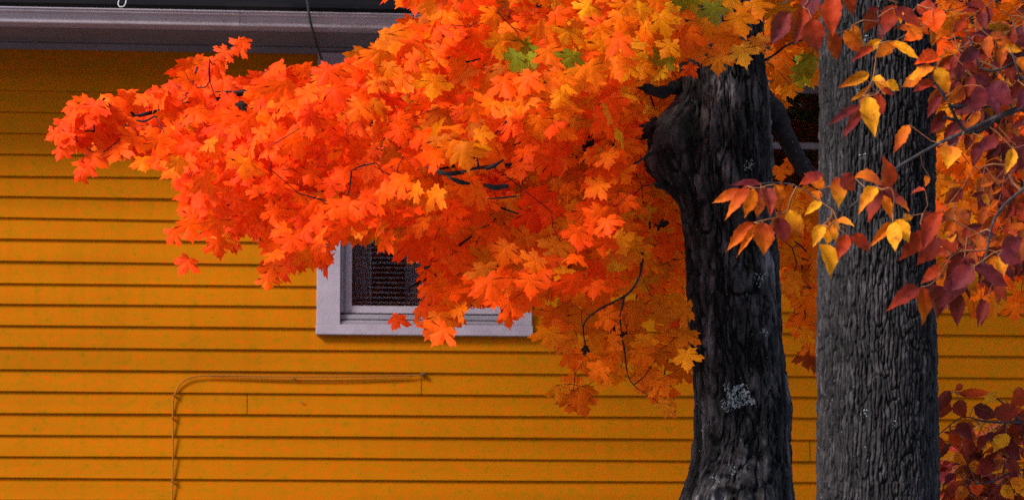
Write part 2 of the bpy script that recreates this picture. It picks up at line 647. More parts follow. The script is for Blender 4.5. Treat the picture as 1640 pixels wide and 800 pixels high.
def make_window(x0, x1, z0, z1, cas, railz, cols, blind=True):
    w = MB()
    D = -.032
    w.box(x0, x0 + cas, D, .02, z0 + .048, z1 - cas)
    w.box(x1 - cas, x1, D, .02, z0 + .048, z1 - cas)
    w.box(x0 - .004, x1 + .004, D - .002, .02, z1 - cas + .001, z1)
    w.box(x0 - .003, x1 + .003, D - .012, .03, z0, z0 + .047)
    fr = w.build('window', M_TRIM if blind else M_TRIM2, house, bevel=.002)
    if fr:
        pass
    # sub-parts: sill, sash, pane, blind
    w = MB()
    ix0, ix1 = x0 + cas + .0006, x1 - cas - .0006
    iz0, iz1 = z0 + .049, z1 - cas - .001
    w.prism_x([(.03, iz0 - .001), (-.022, iz0 - .001), (-.022, iz0 + .012), (.03, iz0 + .040)], ix0, ix1)
    w.prism_x([(.034, iz0 + .035), (-.008, iz0 + .026), (-.008, iz0 + .046), (.034, iz0 + .055)], ix0, ix1)
    w.build('sill', M_SASH, fr, bevel=.001)
    w = MB()
    # jamb steps
    for k, (a, b, y_, y2) in enumerate(((0, .014, -.018, .10), (.0142, .024, .004, .10))):
        w.box(ix0 + a, ix0 + b, y_, y2, iz0 + .056, iz1)
        w.box(ix1 - b, ix1 - a, y_, y2, iz0 + .056, iz1)
    w.box(ix0 + .0244, ix1 - .0244, .004, .10, iz1 - .02, iz1)
    w.build('jamb', M_SASH, fr, bevel=.001)
    sx0, sx1 = ix0 + .0248, ix1 - .0248
    sz0, sz1 = iz0 + .057, iz1 - .021
    st = .030
    w = MB()

    def sash(zb, zt_, y_):
        w.box(sx0, sx0 + st, y_, y_ + .03, zb, zt_)
        w.box(sx1 - st, sx1, y_, y_ + .03, zb, zt_)
        w.box(sx0 + st + .0003, sx1 - st - .0003, y_, y_ + .03, zb, zb + .034)
        w.box(sx0 + st + .0003, sx1 - st - .0003, y_, y_ + .03, zt_ - .03, zt_)
        gx0, gx1 = sx0 + st, sx1 - st
        for c in range(1, cols):
            xm = gx0 + (gx1 - gx0) * c / cols
            w.box(xm - .007, xm + .007, y_ + .004, y_ + .024, zb + .0343, zt_ - .0303)
    sash(sz0, railz + .016, .012)
    sash(railz - .014, sz1, .046)
    w.build('sash', M_TRIM if blind else M_TRIM2, fr, bevel=.0012)
    w = MB()
    w.box(sx0 + st - .004, sx1 - st + .004, .026, .029, sz0 + .03, railz - .012)
    w.box(sx0 + st - .004, sx1 - st + .004, .060, .063, railz + .013, sz1 - .026)
    w.build('pane', M_GLASS, fr)
    # dark room behind
    w = MB()
    bx0, bx1, bz0, bz1 = x0 - .6, x1 + .5, z0 - .6, z1 + .1
    if x0 > 0:
        bx0, bx1 = x0 - .2, x1 + .2
    w.add([(bx0, .125, bz0), (bx1, .125, bz0), (bx1, 2.4, bz0), (bx0, 2.4, bz0), (bx0, .125, bz1), (bx1, .125, bz1), (bx1, 2.4, bz1), (bx0, 2.4, bz1)],
          [(0, 1, 2, 3), (7, 6, 5, 4), (3, 2, 6, 7), (0, 3, 7, 4), (1, 5, 6, 2)])
    w.build('interior', M_ROOM, fr)
    if blind:
        w = MB()
        z = sz0 + .012
        k = 0
        while z < sz1 - .03:
            t = .004 * math.sin(k * 1.7)
            w.add([(sx0 + .01, .092, z - .005 + t * .3), (sx1 - .01, .092, z - .005 - t * .2), (sx1 - .01, .110, z + .006), (sx0 + .01, .110, z + .006)], [(0, 1, 2, 3)])
            z += .0235
            k += 1
        for xx in (sx0 + .12, (sx0 + sx1) / 2 + .02, sx1 - .12):
            w.box(xx - .0015, xx + .0015, .088, .0895, sz0 + .01, sz1)
        w.build('blind', M_BLIND, fr)
        # a light curtain gathered behind the blind
        V, Fc = [], []
        n = 80
        for j in range(2):
            for i in range(n + 1):
                u = i / n
                V.append((sx0 + u * (sx1 - sx0), .17 + .03 * math.sin(u * 60 + .6 * math.sin(u * 21)), (sz0 + .0, sz1)[j]))
        keep = [i for i in range(n) if (i < 14 or i > 62 or 30 < i < 40)]
        Fc = [(i, i + 1, n + 2 + i, n + 1 + i) for i in keep]
        w = MB()
        w.add(V, Fc)
        w.build('curtain', M_CURTAIN, fr, smooth=True)
    return fr


wrz = (wzb + wzt) / 2
make_window(*windows[0], wrz, 2)
make_window(*windows[1], wl(1290, 233, .0)[1], 1, blind=False)

# painted cable along the siding
cw = MB()
pth = [(276, 900), (276, 800), (277, 720), (277, 650), (279, 634), (286, 618), (298, 607), (315, 602), (345, 600.5), (420, 602), (500, 602.5), (600, 602), (650, 601), (676, 600)]
pp = []
for q in smoothcurve(pth, 4):
    x, z = wl(q[0], q[1], .022)
    pp.append((x, -.0235, z))
x, z = wl(276, 1000, .022)
pp = [(x, -.0235, .25)] + pp
cw.tube(pp, .0036, 8)
pth = [(330, 602), (400, 604.5), (470, 607), (540, 607.5), (600, 606), (650, 604), (662, 601), (677, 599)]
pp = []
for q in smoothcurve(pth, 4):
    x, z = wl(q[0], q[1], .022)
    pp.append((x, -.0225, z))
cw.tube(pp, .0028, 6)
cable = cw.build('cable', M_CABLE, house, smooth=True)
for (cx, cy, r_) in ((677, 599, .010), (276, 668, .006), (279, 632, .006), (277, 770, .006), (470, 604, .005)):
    x, z = wl(cx, cy, .02)
    w = MB()
    w.box(x - r_, x + r_, -.030, -.012, z - r_ * .7, z + r_ * .7)
    w.box(x - r_ * .4, x + r_ * .4, -.034, -.0305, z - r_ * .4, z + r_ * .4)
    w.build('clip', M_CLIP if r_ > .007 else M_CABLE, cable, bevel=.0015)
# nail scar below the cable
x, z = wl(484, 644, .015)
w = MB()
w.tube([(x - .010, -.017, z + .002), (x, -.018, z - .001), (x + .007, -.018, z)], [.001, .0026, .002], 6)
w.build('nail', M_CLIP, house)

# wire hanging past the gutter and little hook on the gutter lip
w = MB()
pp = []
for q, o_ in zip(((478, -140), (487, -40), (492, 0), (497, 34), (506, 66), (514, 92), (519, 112)), (.50, .54, .545, .53, .40, .18, .03)):
    x, z = wl(q[0], q[1], o_)
    pp.append((x, -o_, z))
w.tube([tuple(q) for q in smoothcurve(pp, 5)], .0055, 8)
HWn = np.array(HW)
w.v = [tuple(HWn[:3, :3] @ np.array(q) + HWn[:3, 3]) for q in w.v]
tag(w.build('hanging_wire', M_WIRE, smooth=True), 'thin black wire dropping past the grey gutter to the wall', 'wire')
w = MB()
hx, hz = wl(195, 8, OV + .11)
pp = [(hx - .012, -OV - .11, hz + .05), (hx - .013, -OV - .11, hz + .02), (hx - .016, -OV - .11, hz + .004), (hx - .010, -OV - .112, hz - .008), (hx + .002, -OV - .112, hz - .010), (hx + .013, -OV - .11, hz - .002), (hx + .018, -OV - .11, hz + .012), (hx + .020, -OV - .108, hz + .03)]
w.tube([tuple(q) for q in smoothcurve(pp, 4)], .0022, 6)
w.build('gutter_hook', M_METAL, house, smooth=True)


# ------------------------------------------------------------------ leaves
def pip(x, y, poly):
    x, y = np.asarray(x), np.asarray(y)
    r = np.zeros(x.shape, bool)
    n = len(poly)
    for i in range(n):
        x1, y1 = poly[i]
        x2, y2 = poly[(i + 1) % n]
        if y1 == y2:
            continue
        c = ((y1 > y) != (y2 > y)) & (x < (x2 - x1) * (y - y1) / (y2 - y1) + x1)
        r ^= c
    return r


def inside(x, y, poly, er):
    r = pip(x, y, poly)
    for k in range(6):
        a = k * math.pi / 3
        r &= pip(x + er * math.cos(a), y + er * math.sin(a), poly)
    return r


HALF = [(0.0, 0.0), (.10, -.07), (.25, -.14), (.33, -.08), (.56, -.09), (.49, .02), (.43, .09), (.54, .14), (.61, .26), (.72, .25), (.95, .44),
        (.76, .50), (.75, .63), (.60, .62), (.42, .57), (.28, .49), (.30, .62), (.41, .79), (.27, .80), (.19, .94), (.08, .98), (0.0, 1.2)]
out2 = [(x, y) for x, y in HALF] + [(-x, y) for x, y in HALF[-2:0:-1]]
OUT = np.array(out2)
NO = len(OUT)
CEN = np.array([0, .18])
LOBES = [math.atan2(1.15 - .18, 0), math.atan2(.42 - .18, .9), math.atan2(.42 - .18, -.9), math.atan2(-.07 - .18, .53), math.atan2(-.07 - .18, -.53)]


def leaf_template(seed, detail=True):
    """one maple leaf: x across, y along the midrib, z out of the blade"""
    r = random.Random(seed)
    asym = r.uniform(.88, 1.12)
    O = OUT.copy()
    O[O[:, 0] > 0, 0] *= asym
    O += np.array([[r.gauss(0, .012), r.gauss(0, .012)] for _ in range(NO)])
    O[0] = (0, 0)
    rings = [.45, 1.0] if detail else [1.0]
    V = [np.array([[CEN[0], CEN[1]]])]
    for t in rings:
        V.append(CEN + (O - CEN) * t)
    V = np.vstack(V)
    d = V - CEN
    ang = np.arctan2(d[:, 1], d[:, 0])
    rr = np.hypot(d[:, 0], d[:, 1])
    lob = np.max([np.cos(np.angle(np.exp(1j * (ang - a)))) for a in LOBES], axis=0)
    z = -(1 - lob) * .75 * rr                       # blade sags between the veins... creased along them
    c1, c2, c3, c4 = r.uniform(-.1, .5), r.uniform(-.28, .42), r.uniform(-.25, .25), r.uniform(-.3, .3)
    z = z - c1 * d[:, 0] ** 2 - c2 * d[:, 1] ** 2 * np.sign(d[:, 1] + .2) + c3 * d[:, 0] * d[:, 1] - .30 * c1 * rr ** 3
    z += c4 * np.sin(ang * 2 + r.uniform(0, 6)) * rr ** 2 * .5
    Fs = []
    for i in range(NO):
        j = (i + 1) % NO
        Fs.append((0, 1 + i, 1 + j))
        if detail:
            Fs.append((1 + i, 1 + NO + i, 1 + NO + j))
            Fs.append((1 + i, 1 + NO + j, 1 + j))
    rad = np.clip(rr / .8, 0, 1)
    return np.column_stack([V, z]), np.array(Fs), rad


def leaflet_template(seed):
    """an ash leaflet, unit length, unit width; folded along the midrib"""
    r = random.Random(seed)
    n = 12
    V, Fs, rad = [], [], []
    fold = r.uniform(.02, .55)
    curl = r.uniform(-.2, .5)
    tw = r.uniform(-.5, .5)
    bend = r.uniform(-.10, .10)
    for i in range(n + 1):
        t = i / n
        w = .5 * (math.sin(math.pi * t ** .76) ** (.8 + .5 * t)) * (1 - .15 * t) * 1.08
        if i == n:
            w = 0.002
        if i == 0:
            w = .01
        w *= 1 + .12 * ((-1) ** i) * r.random() * (0 < i < n)
        z0 = -curl * t * t * 1.2
        for s in (-1, -.5, 0, .5, 1):
            x = s * w
            a = tw * (t - .3)
            zz = abs(x) * fold + .035 * math.sin(t * 19 + seed + s) * abs(s)
            V.append((x * math.cos(a) + bend * math.sin(t * math.pi), t, z0 * .5 + zz + x * math.sin(a)))
            rad.append(t)
    for i in range(n):
        for k in range(4):
            a = i * 5 + k
            Fs.append((a, a + 1, a + 6))
            Fs.append((a, a + 6, a + 5))
    return np.array(V), np.array(Fs), np.array(rad)


class Leaves:
    def __init__(s):
        s.V, s.F, s.C, s.n = [], [], [], 0

    def add(s, tmpl, base, d, nrm, sx, sy, c1, c2=None):
        V, Fs, rad = tmpl
        d = d / np.linalg.norm(d)
        nrm = nrm - d * np.dot(nrm, d)
        nrm = nrm / max(1e-6, np.linalg.norm(nrm))
        x = np.cross(d, nrm)
        W = base + np.outer(V[:, 0] * sx, x) + np.outer(V[:, 1] * sy, d) + np.outer(V[:, 2] * (sx + sy) * .5, nrm)
        s.V.append(W)
        s.F.append(Fs + s.n)
        c1 = np.array(c1)
        c2 = c1 if c2 is None else np.array(c2)
        w = rad[:, None] ** 1.3
        s.C.append(c1 * (1 - w) + c2 * w)
        s.n += len(V)

    def build(s, name, mat, parent):
        return link_mesh(name, np.vstack(s.V), np.vstack(s.F), mat, parent, False, True, np.vstack(s.C))


TM = [leaf_template(i) for i in range(30)]
TS = [leaf_template(40 + i, False) for i in range(5)]
TA = [leaflet_template(i) for i in range(12)]

# where the maple's branch sprays hang, as seen from the street (photo units), with their distance
MAIN = [(560, -60), (612, -10), (628, 12), (668, 20), (640, 38), (604, 52), (590, 72), (565, 88), (548, 84), (520, 100), (486, 112), (455, 96), (418, 98), (396, 128),
        (372, 120), (366, 95), (398, 84), (392, 68), (368, 76), (340, 92), (306, 94), (276, 112), (262, 134), (240, 130), (200, 142), (150, 160), (100, 165), (94, 180),
        (64, 216), (92, 226), (86, 256), (108, 252), (122, 290), (158, 278), (166, 258), (214, 274), (250, 272), (276, 292), (272, 328), (300, 344), (296, 362),
        (264, 388), (306, 384), (330, 372), (328, 402), (372, 406), (388, 384), (412, 392), (414, 470), (450, 448), (462, 462), (486, 430), (520, 440), (545, 396),
        (575, 392), (600, 408), (636, 410), (668, 430), (664, 485), (624, 532), (650, 516), (690, 520), (668, 552), (712, 552), (736, 534), (744, 500), (800, 494),
        (806, 524), (828, 526), (846, 502), (866, 486), (866, 560), (862, 594), (896, 596), (868, 640), (876, 660), (905, 640), (898, 674), (934, 672), (960, 646),
        (1000, 622), (1036, 640), (1028, 672), (1060, 674), (1090, 660), (1102, 690), (1118, 560), (1120, 330), (1110, -60)]
RIGHT = [(1490, -60), (1720, -60), (1720, 520), (1650, 500), (1622, 450), (1605, 512), (1562, 512), (1524, 548), (1518, 490), (1480, 470)]
MID = [(1205, -60), (1340, -60), (1340, 150), (1306, 146), (1290, 166), (1256, 172), (1240, 200), (1205, 150)]
LOW = [(1225, 300), (1335, 300), (1335, 600), (1300, 590), (1272, 560), (1262, 500), (1225, 440)]
holes = [(722, 278, 26), (796, 282, 24), (1000, 532, 14), (500, 230, 6), (640, 365, 8), (1000, 300, 8), (385, 158, 7), (870, 12, 12), (795, 108, 9),
         (600, 118, 6), (1092, 60, 8)]


def xy_depth(x, y):
    """the crown bulges: nearer in its middle, further at its rim and low right part"""
    base = 12.15 + .35 * np.sin(x / 170.) * np.cos(y / 120.) + .25 * np.sin(x / 61. + y / 47.)
    spread = .22 + .75 * sstep(60, 640, x)
    nt_ = sstep(985, 1050, x) * sstep(95, 135, y)      # sprays beside the trunk hang behind it
    base = base * (1 - nt_) + 12.75 * nt_
    spread = spread * (1 - nt_) + .35 * nt_
    lw = sstep(850, 900, x) * sstep(450, 500, y)
    base = base * (1 - lw) + 12.3 * lw
    spread = spread * (1 - lw) + .5 * lw
    return base, spread


def pick(x, y, nz, r):
    """leaf colour of a spray: the outer left sprays have turned scarlet, the upper ones orange, the inner ones orange with backlight painted in"""
    scar, redo, oran, amber, gold, green, rust = ((.93, .062, .002), (.96, .098, .002), (.93, .18, .003), (.88, .28, .004), (.86, .40, .008), (.22, .26, .01), (.66, .16, .003))
    if x > 1480:
        p = [(redo, .25), (oran, .35), (amber, .2), (rust, .2)]
    elif x > 1200:
        p = [(oran, .4), (amber, .4), (rust, .2)]  # amber put into the colour to lift leaves shaded by the trunks
    elif y > 470 and x > 850:
        p = [(rust, .25), (oran, .4), (redo, .08), (amber, .27)]  # amber share put in to lighten the shaded low sprays
    elif y < 200 and x > 860:
        p = [(amber, .38), (gold, .22), (oran, .28), (redo, .12)] if x > 1000 else [(amber, .24), (oran, .48), (redo, .24), (gold, .05)]
    elif x > 985 and y > 95:
        p = [(oran, .42), (amber, .3), (gold, .08), (redo, .2)]  # amber and gold paint in the glow of backlit leaves
    elif x < 560:
        p = [(scar, .42), (redo, .48), (oran, .10)]
    else:
        w = .5 + .5 * nz
        p = [(redo, .35 + .3 * w), (scar, .25 * w), (oran, .36), (amber, .025), (rust, .14)]
    tot = sum(q for _, q in p)
    k = r.random() * tot
    for c, q in p:
        k -= q
        if k <= 0:
            break
    for gx, gy, gr in ((838, 98, 26), (905, 95, 14), (1050, 92, 16), (1080, 10, 16), (1145, 22, 16), (860, 135, 12), (1290, 110, 20), (1280, 118, 14)):
        if math.hypot(x - gx, y - gy) < gr:
            c = green if r.random() < .75 else gold
    j = r.uniform(.85, 1.08)
    return np.array(c) * j


maple = tag(empty('maple_tree', (P(1180, 700, 12.2).x, 12.2, 0)), 'dark trunked sugar maple with blazing orange leaves reaching across the house', 'tree')

leaf_pts = []      # every leaf base, for growing twigs


def fill(poly, spacing, er, Lv, dfun, fronts=True, bb=None, sizes=(.056, .092)):
    xs = [p[0] for p in poly]
    ys = [p[1] for p in poly]
    gx, gy = np.meshgrid(np.arange(min(xs), max(xs), spacing), np.arange(min(ys), max(ys), spacing))
    gx = gx.ravel() + rng.uniform(-.5, .5, gx.size) * spacing
    gy = gy.ravel() + rng.uniform(-.5, .5, gy.size) * spacing
    k = inside(gx, gy, poly, er)
    gx, gy = gx[k], gy[k]
    thin = (gx > 850) & (gx < 1110) & (gy > 470)
    k = ~thin | (rng.random(gx.size) < .38)
    gx, gy = gx[k], gy[k]
    b, sp = dfun(gx, gy)
    u = rng.uniform(-1, 1, gx.size)
    Y = b + sp * u
    for hx, hy, hr in holes:
        h_ = np.hypot(gx - hx, (gy - hy) * 1.5) < hr + 12
        Y = np.where(h_, 12.5 + .4 * rng.random(Y.size), Y)
    pts = PN(gx, gy, Y)
    nz = vn(np.stack([gx / 70, gy / 70, Y], -1), 3)
    for i in range(len(gx)):
        r = random
        left = 1 - float(sstep(200, 900, gx[i]))
        d = np.array([r.gauss(-.55 * left - .05, .55), r.gauss(-.15, .35), -1.0 + r.gauss(.1, .35)])
        n = np.array([r.gauss(-.15, .45), -1.0, r.gauss(.6 + .75 * left, .45)])
        s_ = r.uniform(*sizes)
        base = pts[i] - d / np.linalg.norm(d) * s_ * .5
        c = pick(gx[i], gy[i], nz[i], r)
        # tips often turn redder or browner than the centre
        c2 = c * np.array([1, r.uniform(.6, 1.15), 1])
        Lv.add(TM[r.randrange(len(TM))], base, d, n, s_ * r.uniform(.9, 1.08), s_, c, c2)
        leaf_pts.append(base)


crown = Leaves()
fill(MAIN, 12.6, 14, crown, xy_depth)
fill(RIGHT, 17, 15, crown, lambda x, y: (np.full(x.shape, 12.9), np.full(x.shape, .8)))
fill(MID, 17, 12, crown, lambda x, y: (np.full(x.shape, 12.9), np.full(x.shape, .5)))
fill(LOW, 15, 12, crown, lambda x, y: (np.full(x.shape, 13.3), np.full(x.shape, .4)))
# single leaves that stand clear of the mass
for x, y, Y, s_, c, dx in ((84, 217, 12.0, .055, (.92, .09, .003), -2.0), (104, 220, 11.98, .06, (.92, .07, .003), -.9), (112, 172, 12.0, .06, (.92, .09, .003), -1.6), (135, 168, 12.0, .06, (.92, .12, .003), -.6),
                           (96, 246, 12.0, .05, (.88, .06, .003), -.4), (138, 272, 12.0, .06, (.86, .06, .003), -.6), (126, 282, 11.95, .045, (.86, .06, .003), -.9), (230, 264, 11.95, .065, (.95, .2, .003), .2), (275, 380, 11.95, .055, (.9, .08, .003), -1.0),
                           (300, 352, 11.9, .06, (.9, .09, .003), -.9), (282, 285, 11.9, .06, (.9, .09, .003), -.8), (428, 452, 11.9, .06, (.93, .14, .003), .0), (392, 70, 12.1, .05, (.92, .10, .003), 1.0), (346, 100, 12.1, .05, (.92, .10, .003), -1.0),
                           (296, 426, 12.0, .07, (.85, .07, .004), -.5), (352, 392, 11.9, .08, (.9, .25, .006), .0), (350, 398, 11.85, .07, (.8, .08, .004), .2),
                           (634, 516, 11.7, .06, (.85, .07, .004), -.3), (690, 528, 11.7, .075, (.93, .16, .01), -.6), (712, 520, 11.65, .09, (.85, .1, .004), .1),
                           (813, 512, 11.8, .055, (.85, .13, .004), .1), (1250, 278, 12.9, .06, (.9, .2, .006), .1), (1268, 262, 12.9, .05, (.9, .15, .006), .4),
                           (1262, 460, 12.8, .06, (.93, .28, .01), .5), (1295, 470, 13.2, .07, (.9, .15, .01), .0), (1292, 575, 13.4, .07, (.25, .04, .01), .1),
                           (1307, 585, 13.4, .06, (.2, .04, .01), -.3), (1625, 500, 13.0, .07, (.93, .2, .006), .1), (1636, 480, 13.0, .07, (.93, .16, .006), .0),
                           (1155, 70, 11.75, .11, (.9, .2, .005), -.2), (1190, 90, 11.72, .08, (.8, .36, .02), .3), (1150, 100, 11.74, .075, (.8, .26, .01), .0),
                           (1120, 85, 11.74, .075, (.85, .22, .01), .0), (1185, 40, 11.7, .1, (.88, .26, .006), .3), (1128, 45, 11.72, .09, (.86, .3, .01), -.2),
                           (1210, 15, 11.72, .09, (.88, .25, .006), .5), (1165, 10, 11.72, .09, (.86, .3, .01), -.3), (1110, 10, 11.7, .09, (.5, .4, .02), .3),
                           (1145, 22, 11.66, .08, (.25, .3, .02), .2), (1215, 70, 11.74, .06, (.8, .26, .02), .4), (1100, 60, 11.68, .09, (.92, .16, .005), -.2),
                           (1085, 30, 11.68, .085, (.9, .2, .005), .1), (980, 170, 11.6, .08, (.92, .09, .004), .2), (935, 140, 11.6, .08, (.92, .09, .004), -.3),
                           (985, 120, 11.6, .08, (.92, .09, .004), .3), (380, 78, 12.1, .06, (.92, .11, .01), -1.2), (356, 88, 12.1, .06, (.92, .10, .01), -.9)):
    d = np.array([dx, random.gauss(-.1, .2), -1.0])
    c = np.array(c)
    crown.add(TM[random.randrange(len(TM))], np.array(P(x, y, Y)) - d / np.linalg.norm(d) * s_ * .5, d,
              np.array([random.gauss(0, .2), -1, random.gauss(.45, .2)]), s_, s_, c, c * np.array([1, .8, 1]))
    leaf_pts.append(np.array(P(x, y, Y)) - d / np.linalg.norm(d) * s_ * .5)
n_low = len(leaf_pts)
# the upper crown, above the top of the photograph
TX = P(1170, 300, 12.2).x
for i in range(2800):
    a = rng.uniform(0, 2 * math.pi)
    z = rng.uniform(4.6, 9.5)
    rmax = 3.6 * math.sqrt(max(.02, 1 - ((z - 5.6) / 4.2) ** 2))
    rr = rmax * math.sqrt(rng.uniform(.08, 1))
    p = np.array([TX - .3 + rr * math.cos(a), 12.0 + rr * math.sin(a) * .75, z])
    q = proj(p[None])
    if q[1][0] > -30 and -60 < q[0][0] < 1700:
        continue
    wallY = 15 + p[0] * math.tan(ANG) - .65
    if p[1] > wallY and p[2] < 7.0:
        continue
    d = np.array([random.gauss(0, .6), random.gauss(0, .5), -1])
    n = np.array([random.gauss(0, .6), random.gauss(0, .6), 1.0])
    s_ = random.uniform(.1, .16)
    c = pick(900, 100, 0, random)
    crown.add(TS[random.randrange(len(TS))], p, d, n, s_, s_, c)
    if i % 16 == 0:
        leaf_pts.append(p)
crown.build('foliage', M_LEAF, maple)


# ------------------------------------------------------------------ trunks
def make_trunk(name, prof, Yc, mat, parent, segs, dz, relief, ztop, seed, flat=1.0):
    """prof: (photo y, left x, right x) edges of the trunk seen at distance Yc"""
    zz, cc, rr = [], [], []
    for y, xl, xr in prof:
        a, b = P(xl, y, Yc), P(xr, y, Yc)
        zz.append(a.z)
        cc.append((a.x + b.x) / 2)
        rr.append((b.x - a.x) / 2)
    zz, cc, rr = map(np.array, (zz, cc, rr))
    o = np.argsort(zz)
    zz, cc, rr = zz[o], cc[o], rr[o]
    zlo, zhi = P(820, 830, Yc).z, P(820, -40, Yc).z
    zs = np.concatenate([np.linspace(-.05, zlo, 40, endpoint=False), np.arange(zlo, zhi, dz), np.linspace(zhi, ztop, 50)])
    c = sum(np.interp(zs + o_, zz, cc) for o_ in np.linspace(-.06, .06, 9)) / 9
    r = sum(np.interp(zs + o_, zz, rr) for o_ in np.linspace(-.06, .06, 9)) / 9
    r = r + np.clip((.55 - zs) / .55, 0, 1) ** 2 * .16
    th = np.linspace(0, 2 * math.pi, segs, endpoint=False)
    T, Z = np.meshgrid(th, zs)
    C = np.repeat(c[:, None], segs, 1)
    Rr = np.repeat(r[:, None], segs, 1)
    disp, plate = relief(T, Z, Rr)
    RR = Rr + disp
    X = C + RR * np.cos(T)
    Yy = Yc + RR * np.sin(T) * flat
    V = np.stack([X, Yy, Z], -1).reshape(-1, 3)
    n = len(zs)
    i = np.arange(n - 1)[:, None] * segs
    k = np.arange(segs)[None]
    k2 = (k + 1) % segs
    Fq = np.stack([i + k, i + k2, i + segs + k2, i + segs + k], -1).reshape(-1, 4)
    cols = np.repeat(np.clip(plate, 0, 2).reshape(-1, 1), 3, 1)
    o = link_mesh(name, V, Fq, mat, parent, False, True, cols)
    return o, V, Fq


MY = 12.2
mprof = [(-900, 1120, 1205), (-300, 1098, 1218), (0, 1092, 1222), (80, 1091, 1223), (150, 1090, 1229), (200, 1088, 1234), (300, 1090, 1238), (400, 1100, 1244), (480, 1100, 1250),
         (560, 1107, 1254), (620, 1111, 1262), (660, 1112, 1267), (720, 1112, 1266), (750, 1108, 1268), (780, 1098, 1270), (810, 1086, 1273), (900, 1064, 1284), (1300, 1050, 1300)]


def gb(T, Z, px, py, Yc, cx, r, st, sz):
    """gaussian bump at the photo position (px, py) on the front of the trunk"""
    p = P(px, py, Yc - r)
    s = max(-1, min(1, (p.x - cx) / r))
    t0 = -math.acos(s)
    dt = np.angle(np.exp(1j * (T - t0)))
    return np.exp(-(dt / st) ** 2 - ((Z - p.z) / sz) ** 2), dt, Z - p.z


def maple_relief(T, Z, Rr):
    p = np.stack([np.cos(T) * 1.0, np.sin(T) * 1.0, Z], -1)
    warp = fbm(p * np.array([2.2, 2.2, 1.5]), 3, 4)
    st = fbm(np.stack([np.cos(T + .25 * warp) * 7, np.sin(T + .25 * warp) * 7, Z * 8], -1), 5, 11)
    fine = fbm(np.stack([np.cos(T + .2 * warp) * 22, np.sin(T + .2 * warp) * 22, Z * 38], -1), 4, 21)
    cr = 1 - np.abs(fbm(np.stack([np.cos(T + .3 * warp) * 9, np.sin(T + .3 * warp) * 9, Z * 11], -1), 3, 31))
    disp = .009 * warp + .011 * st + .008 * fine - .012 * sstep(.86, .99, cr)
    cx = P(1170, 400, MY).x
    # big burl on the left shoulder
    zc = P(1045, 240, MY).z
    dt = np.angle(np.exp(1j * (T - math.pi * 1.0)))
    dzz = (Z - zc)
    burl = np.exp(-(dt / .62) ** 4) * np.exp(-(dzz / .165) ** 4)
    disp = disp + burl * (.112 + .030 * fbm(p * 9, 4, 41))
    # right shoulder knob low down
    zc2 = P(1268, 655, MY).z
    disp = disp + .008 * np.exp(-(np.angle(np.exp(1j * T)) / .5) ** 2 - ((Z - zc2) / .05) ** 2) * (1 + fbm(p * 8, 3, 71))
    # healed branch scar near the top
    b, dt1, dz1 = gb(T, Z, 1162, 140, MY, cx, .165, .30, .06)
    disp = disp + .022 * b - .016 * np.exp(-(dt1 / .15) ** 2 - (dz1 / .03) ** 2)
    # swirl of healing wood at the bottom
    b, dt2, dz2 = gb(T, Z, 1165, 800, MY, cx, .17, .75, .16)
    q = np.hypot(dt2 * .17, dz2 * .9)
    disp = disp + .055 * b + .014 * b * np.sin(q * 150 + 5 * warp) - .055 * np.exp(-(dt2 / .28) ** 2 - ((dz2 + .01) / .045) ** 2)
    # pale smooth strips where old bark fell off
    strip = sstep(.05, .5, fbm(np.stack([np.cos(T) * 5.5 + 3, np.sin(T) * 5.5, Z * 3.2], -1), 3, 51))
    patch = sstep(-.1, .5, fbm(p * np.array([3, 3, 2.4]), 3, 61))
    plate = .22 + .7 * patch + 2.0 * strip * patch + .6 * np.clip(st, -.4, .8) + .5 * fine + .35 * b - .3 * sstep(.8, .98, cr)
    return disp, plate


mt, MV, MF = make_trunk('trunk', mprof, MY, M_MAPLEBARK, maple, 460, .0042, maple_relief, 7.6, 1, .95)
mbvh = BVHTree.FromPolygons([Vector(v) for v in MV], [tuple(int(a) for a in q) for q in MF[::1]])

AY = 10.8
ash = tag(empty('ash_tree', (P(1405, 700, AY).x, AY, 0)), 'straight grey ash with furrowed bark and drooping maroon and amber leaflets', 'tree')
aprof = [(-900, 1318, 1488), (0, 1313, 1495), (400, 1312, 1498), (800, 1310, 1503), (1400, 1302, 1516)]


def ash_relief(T, Z, Rr):
    p = np.stack([np.cos(T), np.sin(T), Z], -1)
    w1 = fbm(p * np.array([2.5, 2.5, 5.]), 3, 4)
    w2 = fbm(p * np.array([6, 6, 14.]), 3, 14)
    nu = 84
    u = T / (2 * math.pi) * nu + 1.0 * w1 + .65 * w2
    u = np.mod(u, nu)
    f1, f2 = worley(u, Z / .17 + 2.0 * w1 + .9 * w2, nu, 3)
    e = f2 - f1
    ridge = sstep(.0, .30, e)
    fine = fbm(p * np.array([26, 26, 60.]), 4, 24)
    grain = fbm(np.stack([np.cos(T) * 40, np.sin(T) * 40, Z * 30], -1), 3, 34)
    steps = sstep(.0, .3, fbm(p * np.array([14, 14, 34.]), 3, 44))
    cx = P(1405, 400, AY).x
    b, dt, dz = gb(T, Z, 1372, 490, AY, cx, .195, .10, .022)
    disp = .010 * fbm(p * np.array([1.3, 1.3, 2.2]), 3, 84) + .0088 * (ridge - 1) + .0055 * fine + .0035 * grain + .003 * steps * ridge + .014 * b - .012 * np.exp(-(dt / .05) ** 2 - (dz / .010) ** 2)
    plate = .10 + .80 * ridge + .5 * fine + .5 * grain + .35 * w1  # furrows slightly darker by nature, deepened further with painted shade
    return disp, plate


at_, AV, AF = make_trunk('trunk', aprof, AY, M_ASHBARK, ash, 640, .0034, ash_relief, 8.0, 2)
abvh = BVHTree.FromPolygons([Vector(v) for v in AV], [tuple(int(a) for a in q) for q in AF])


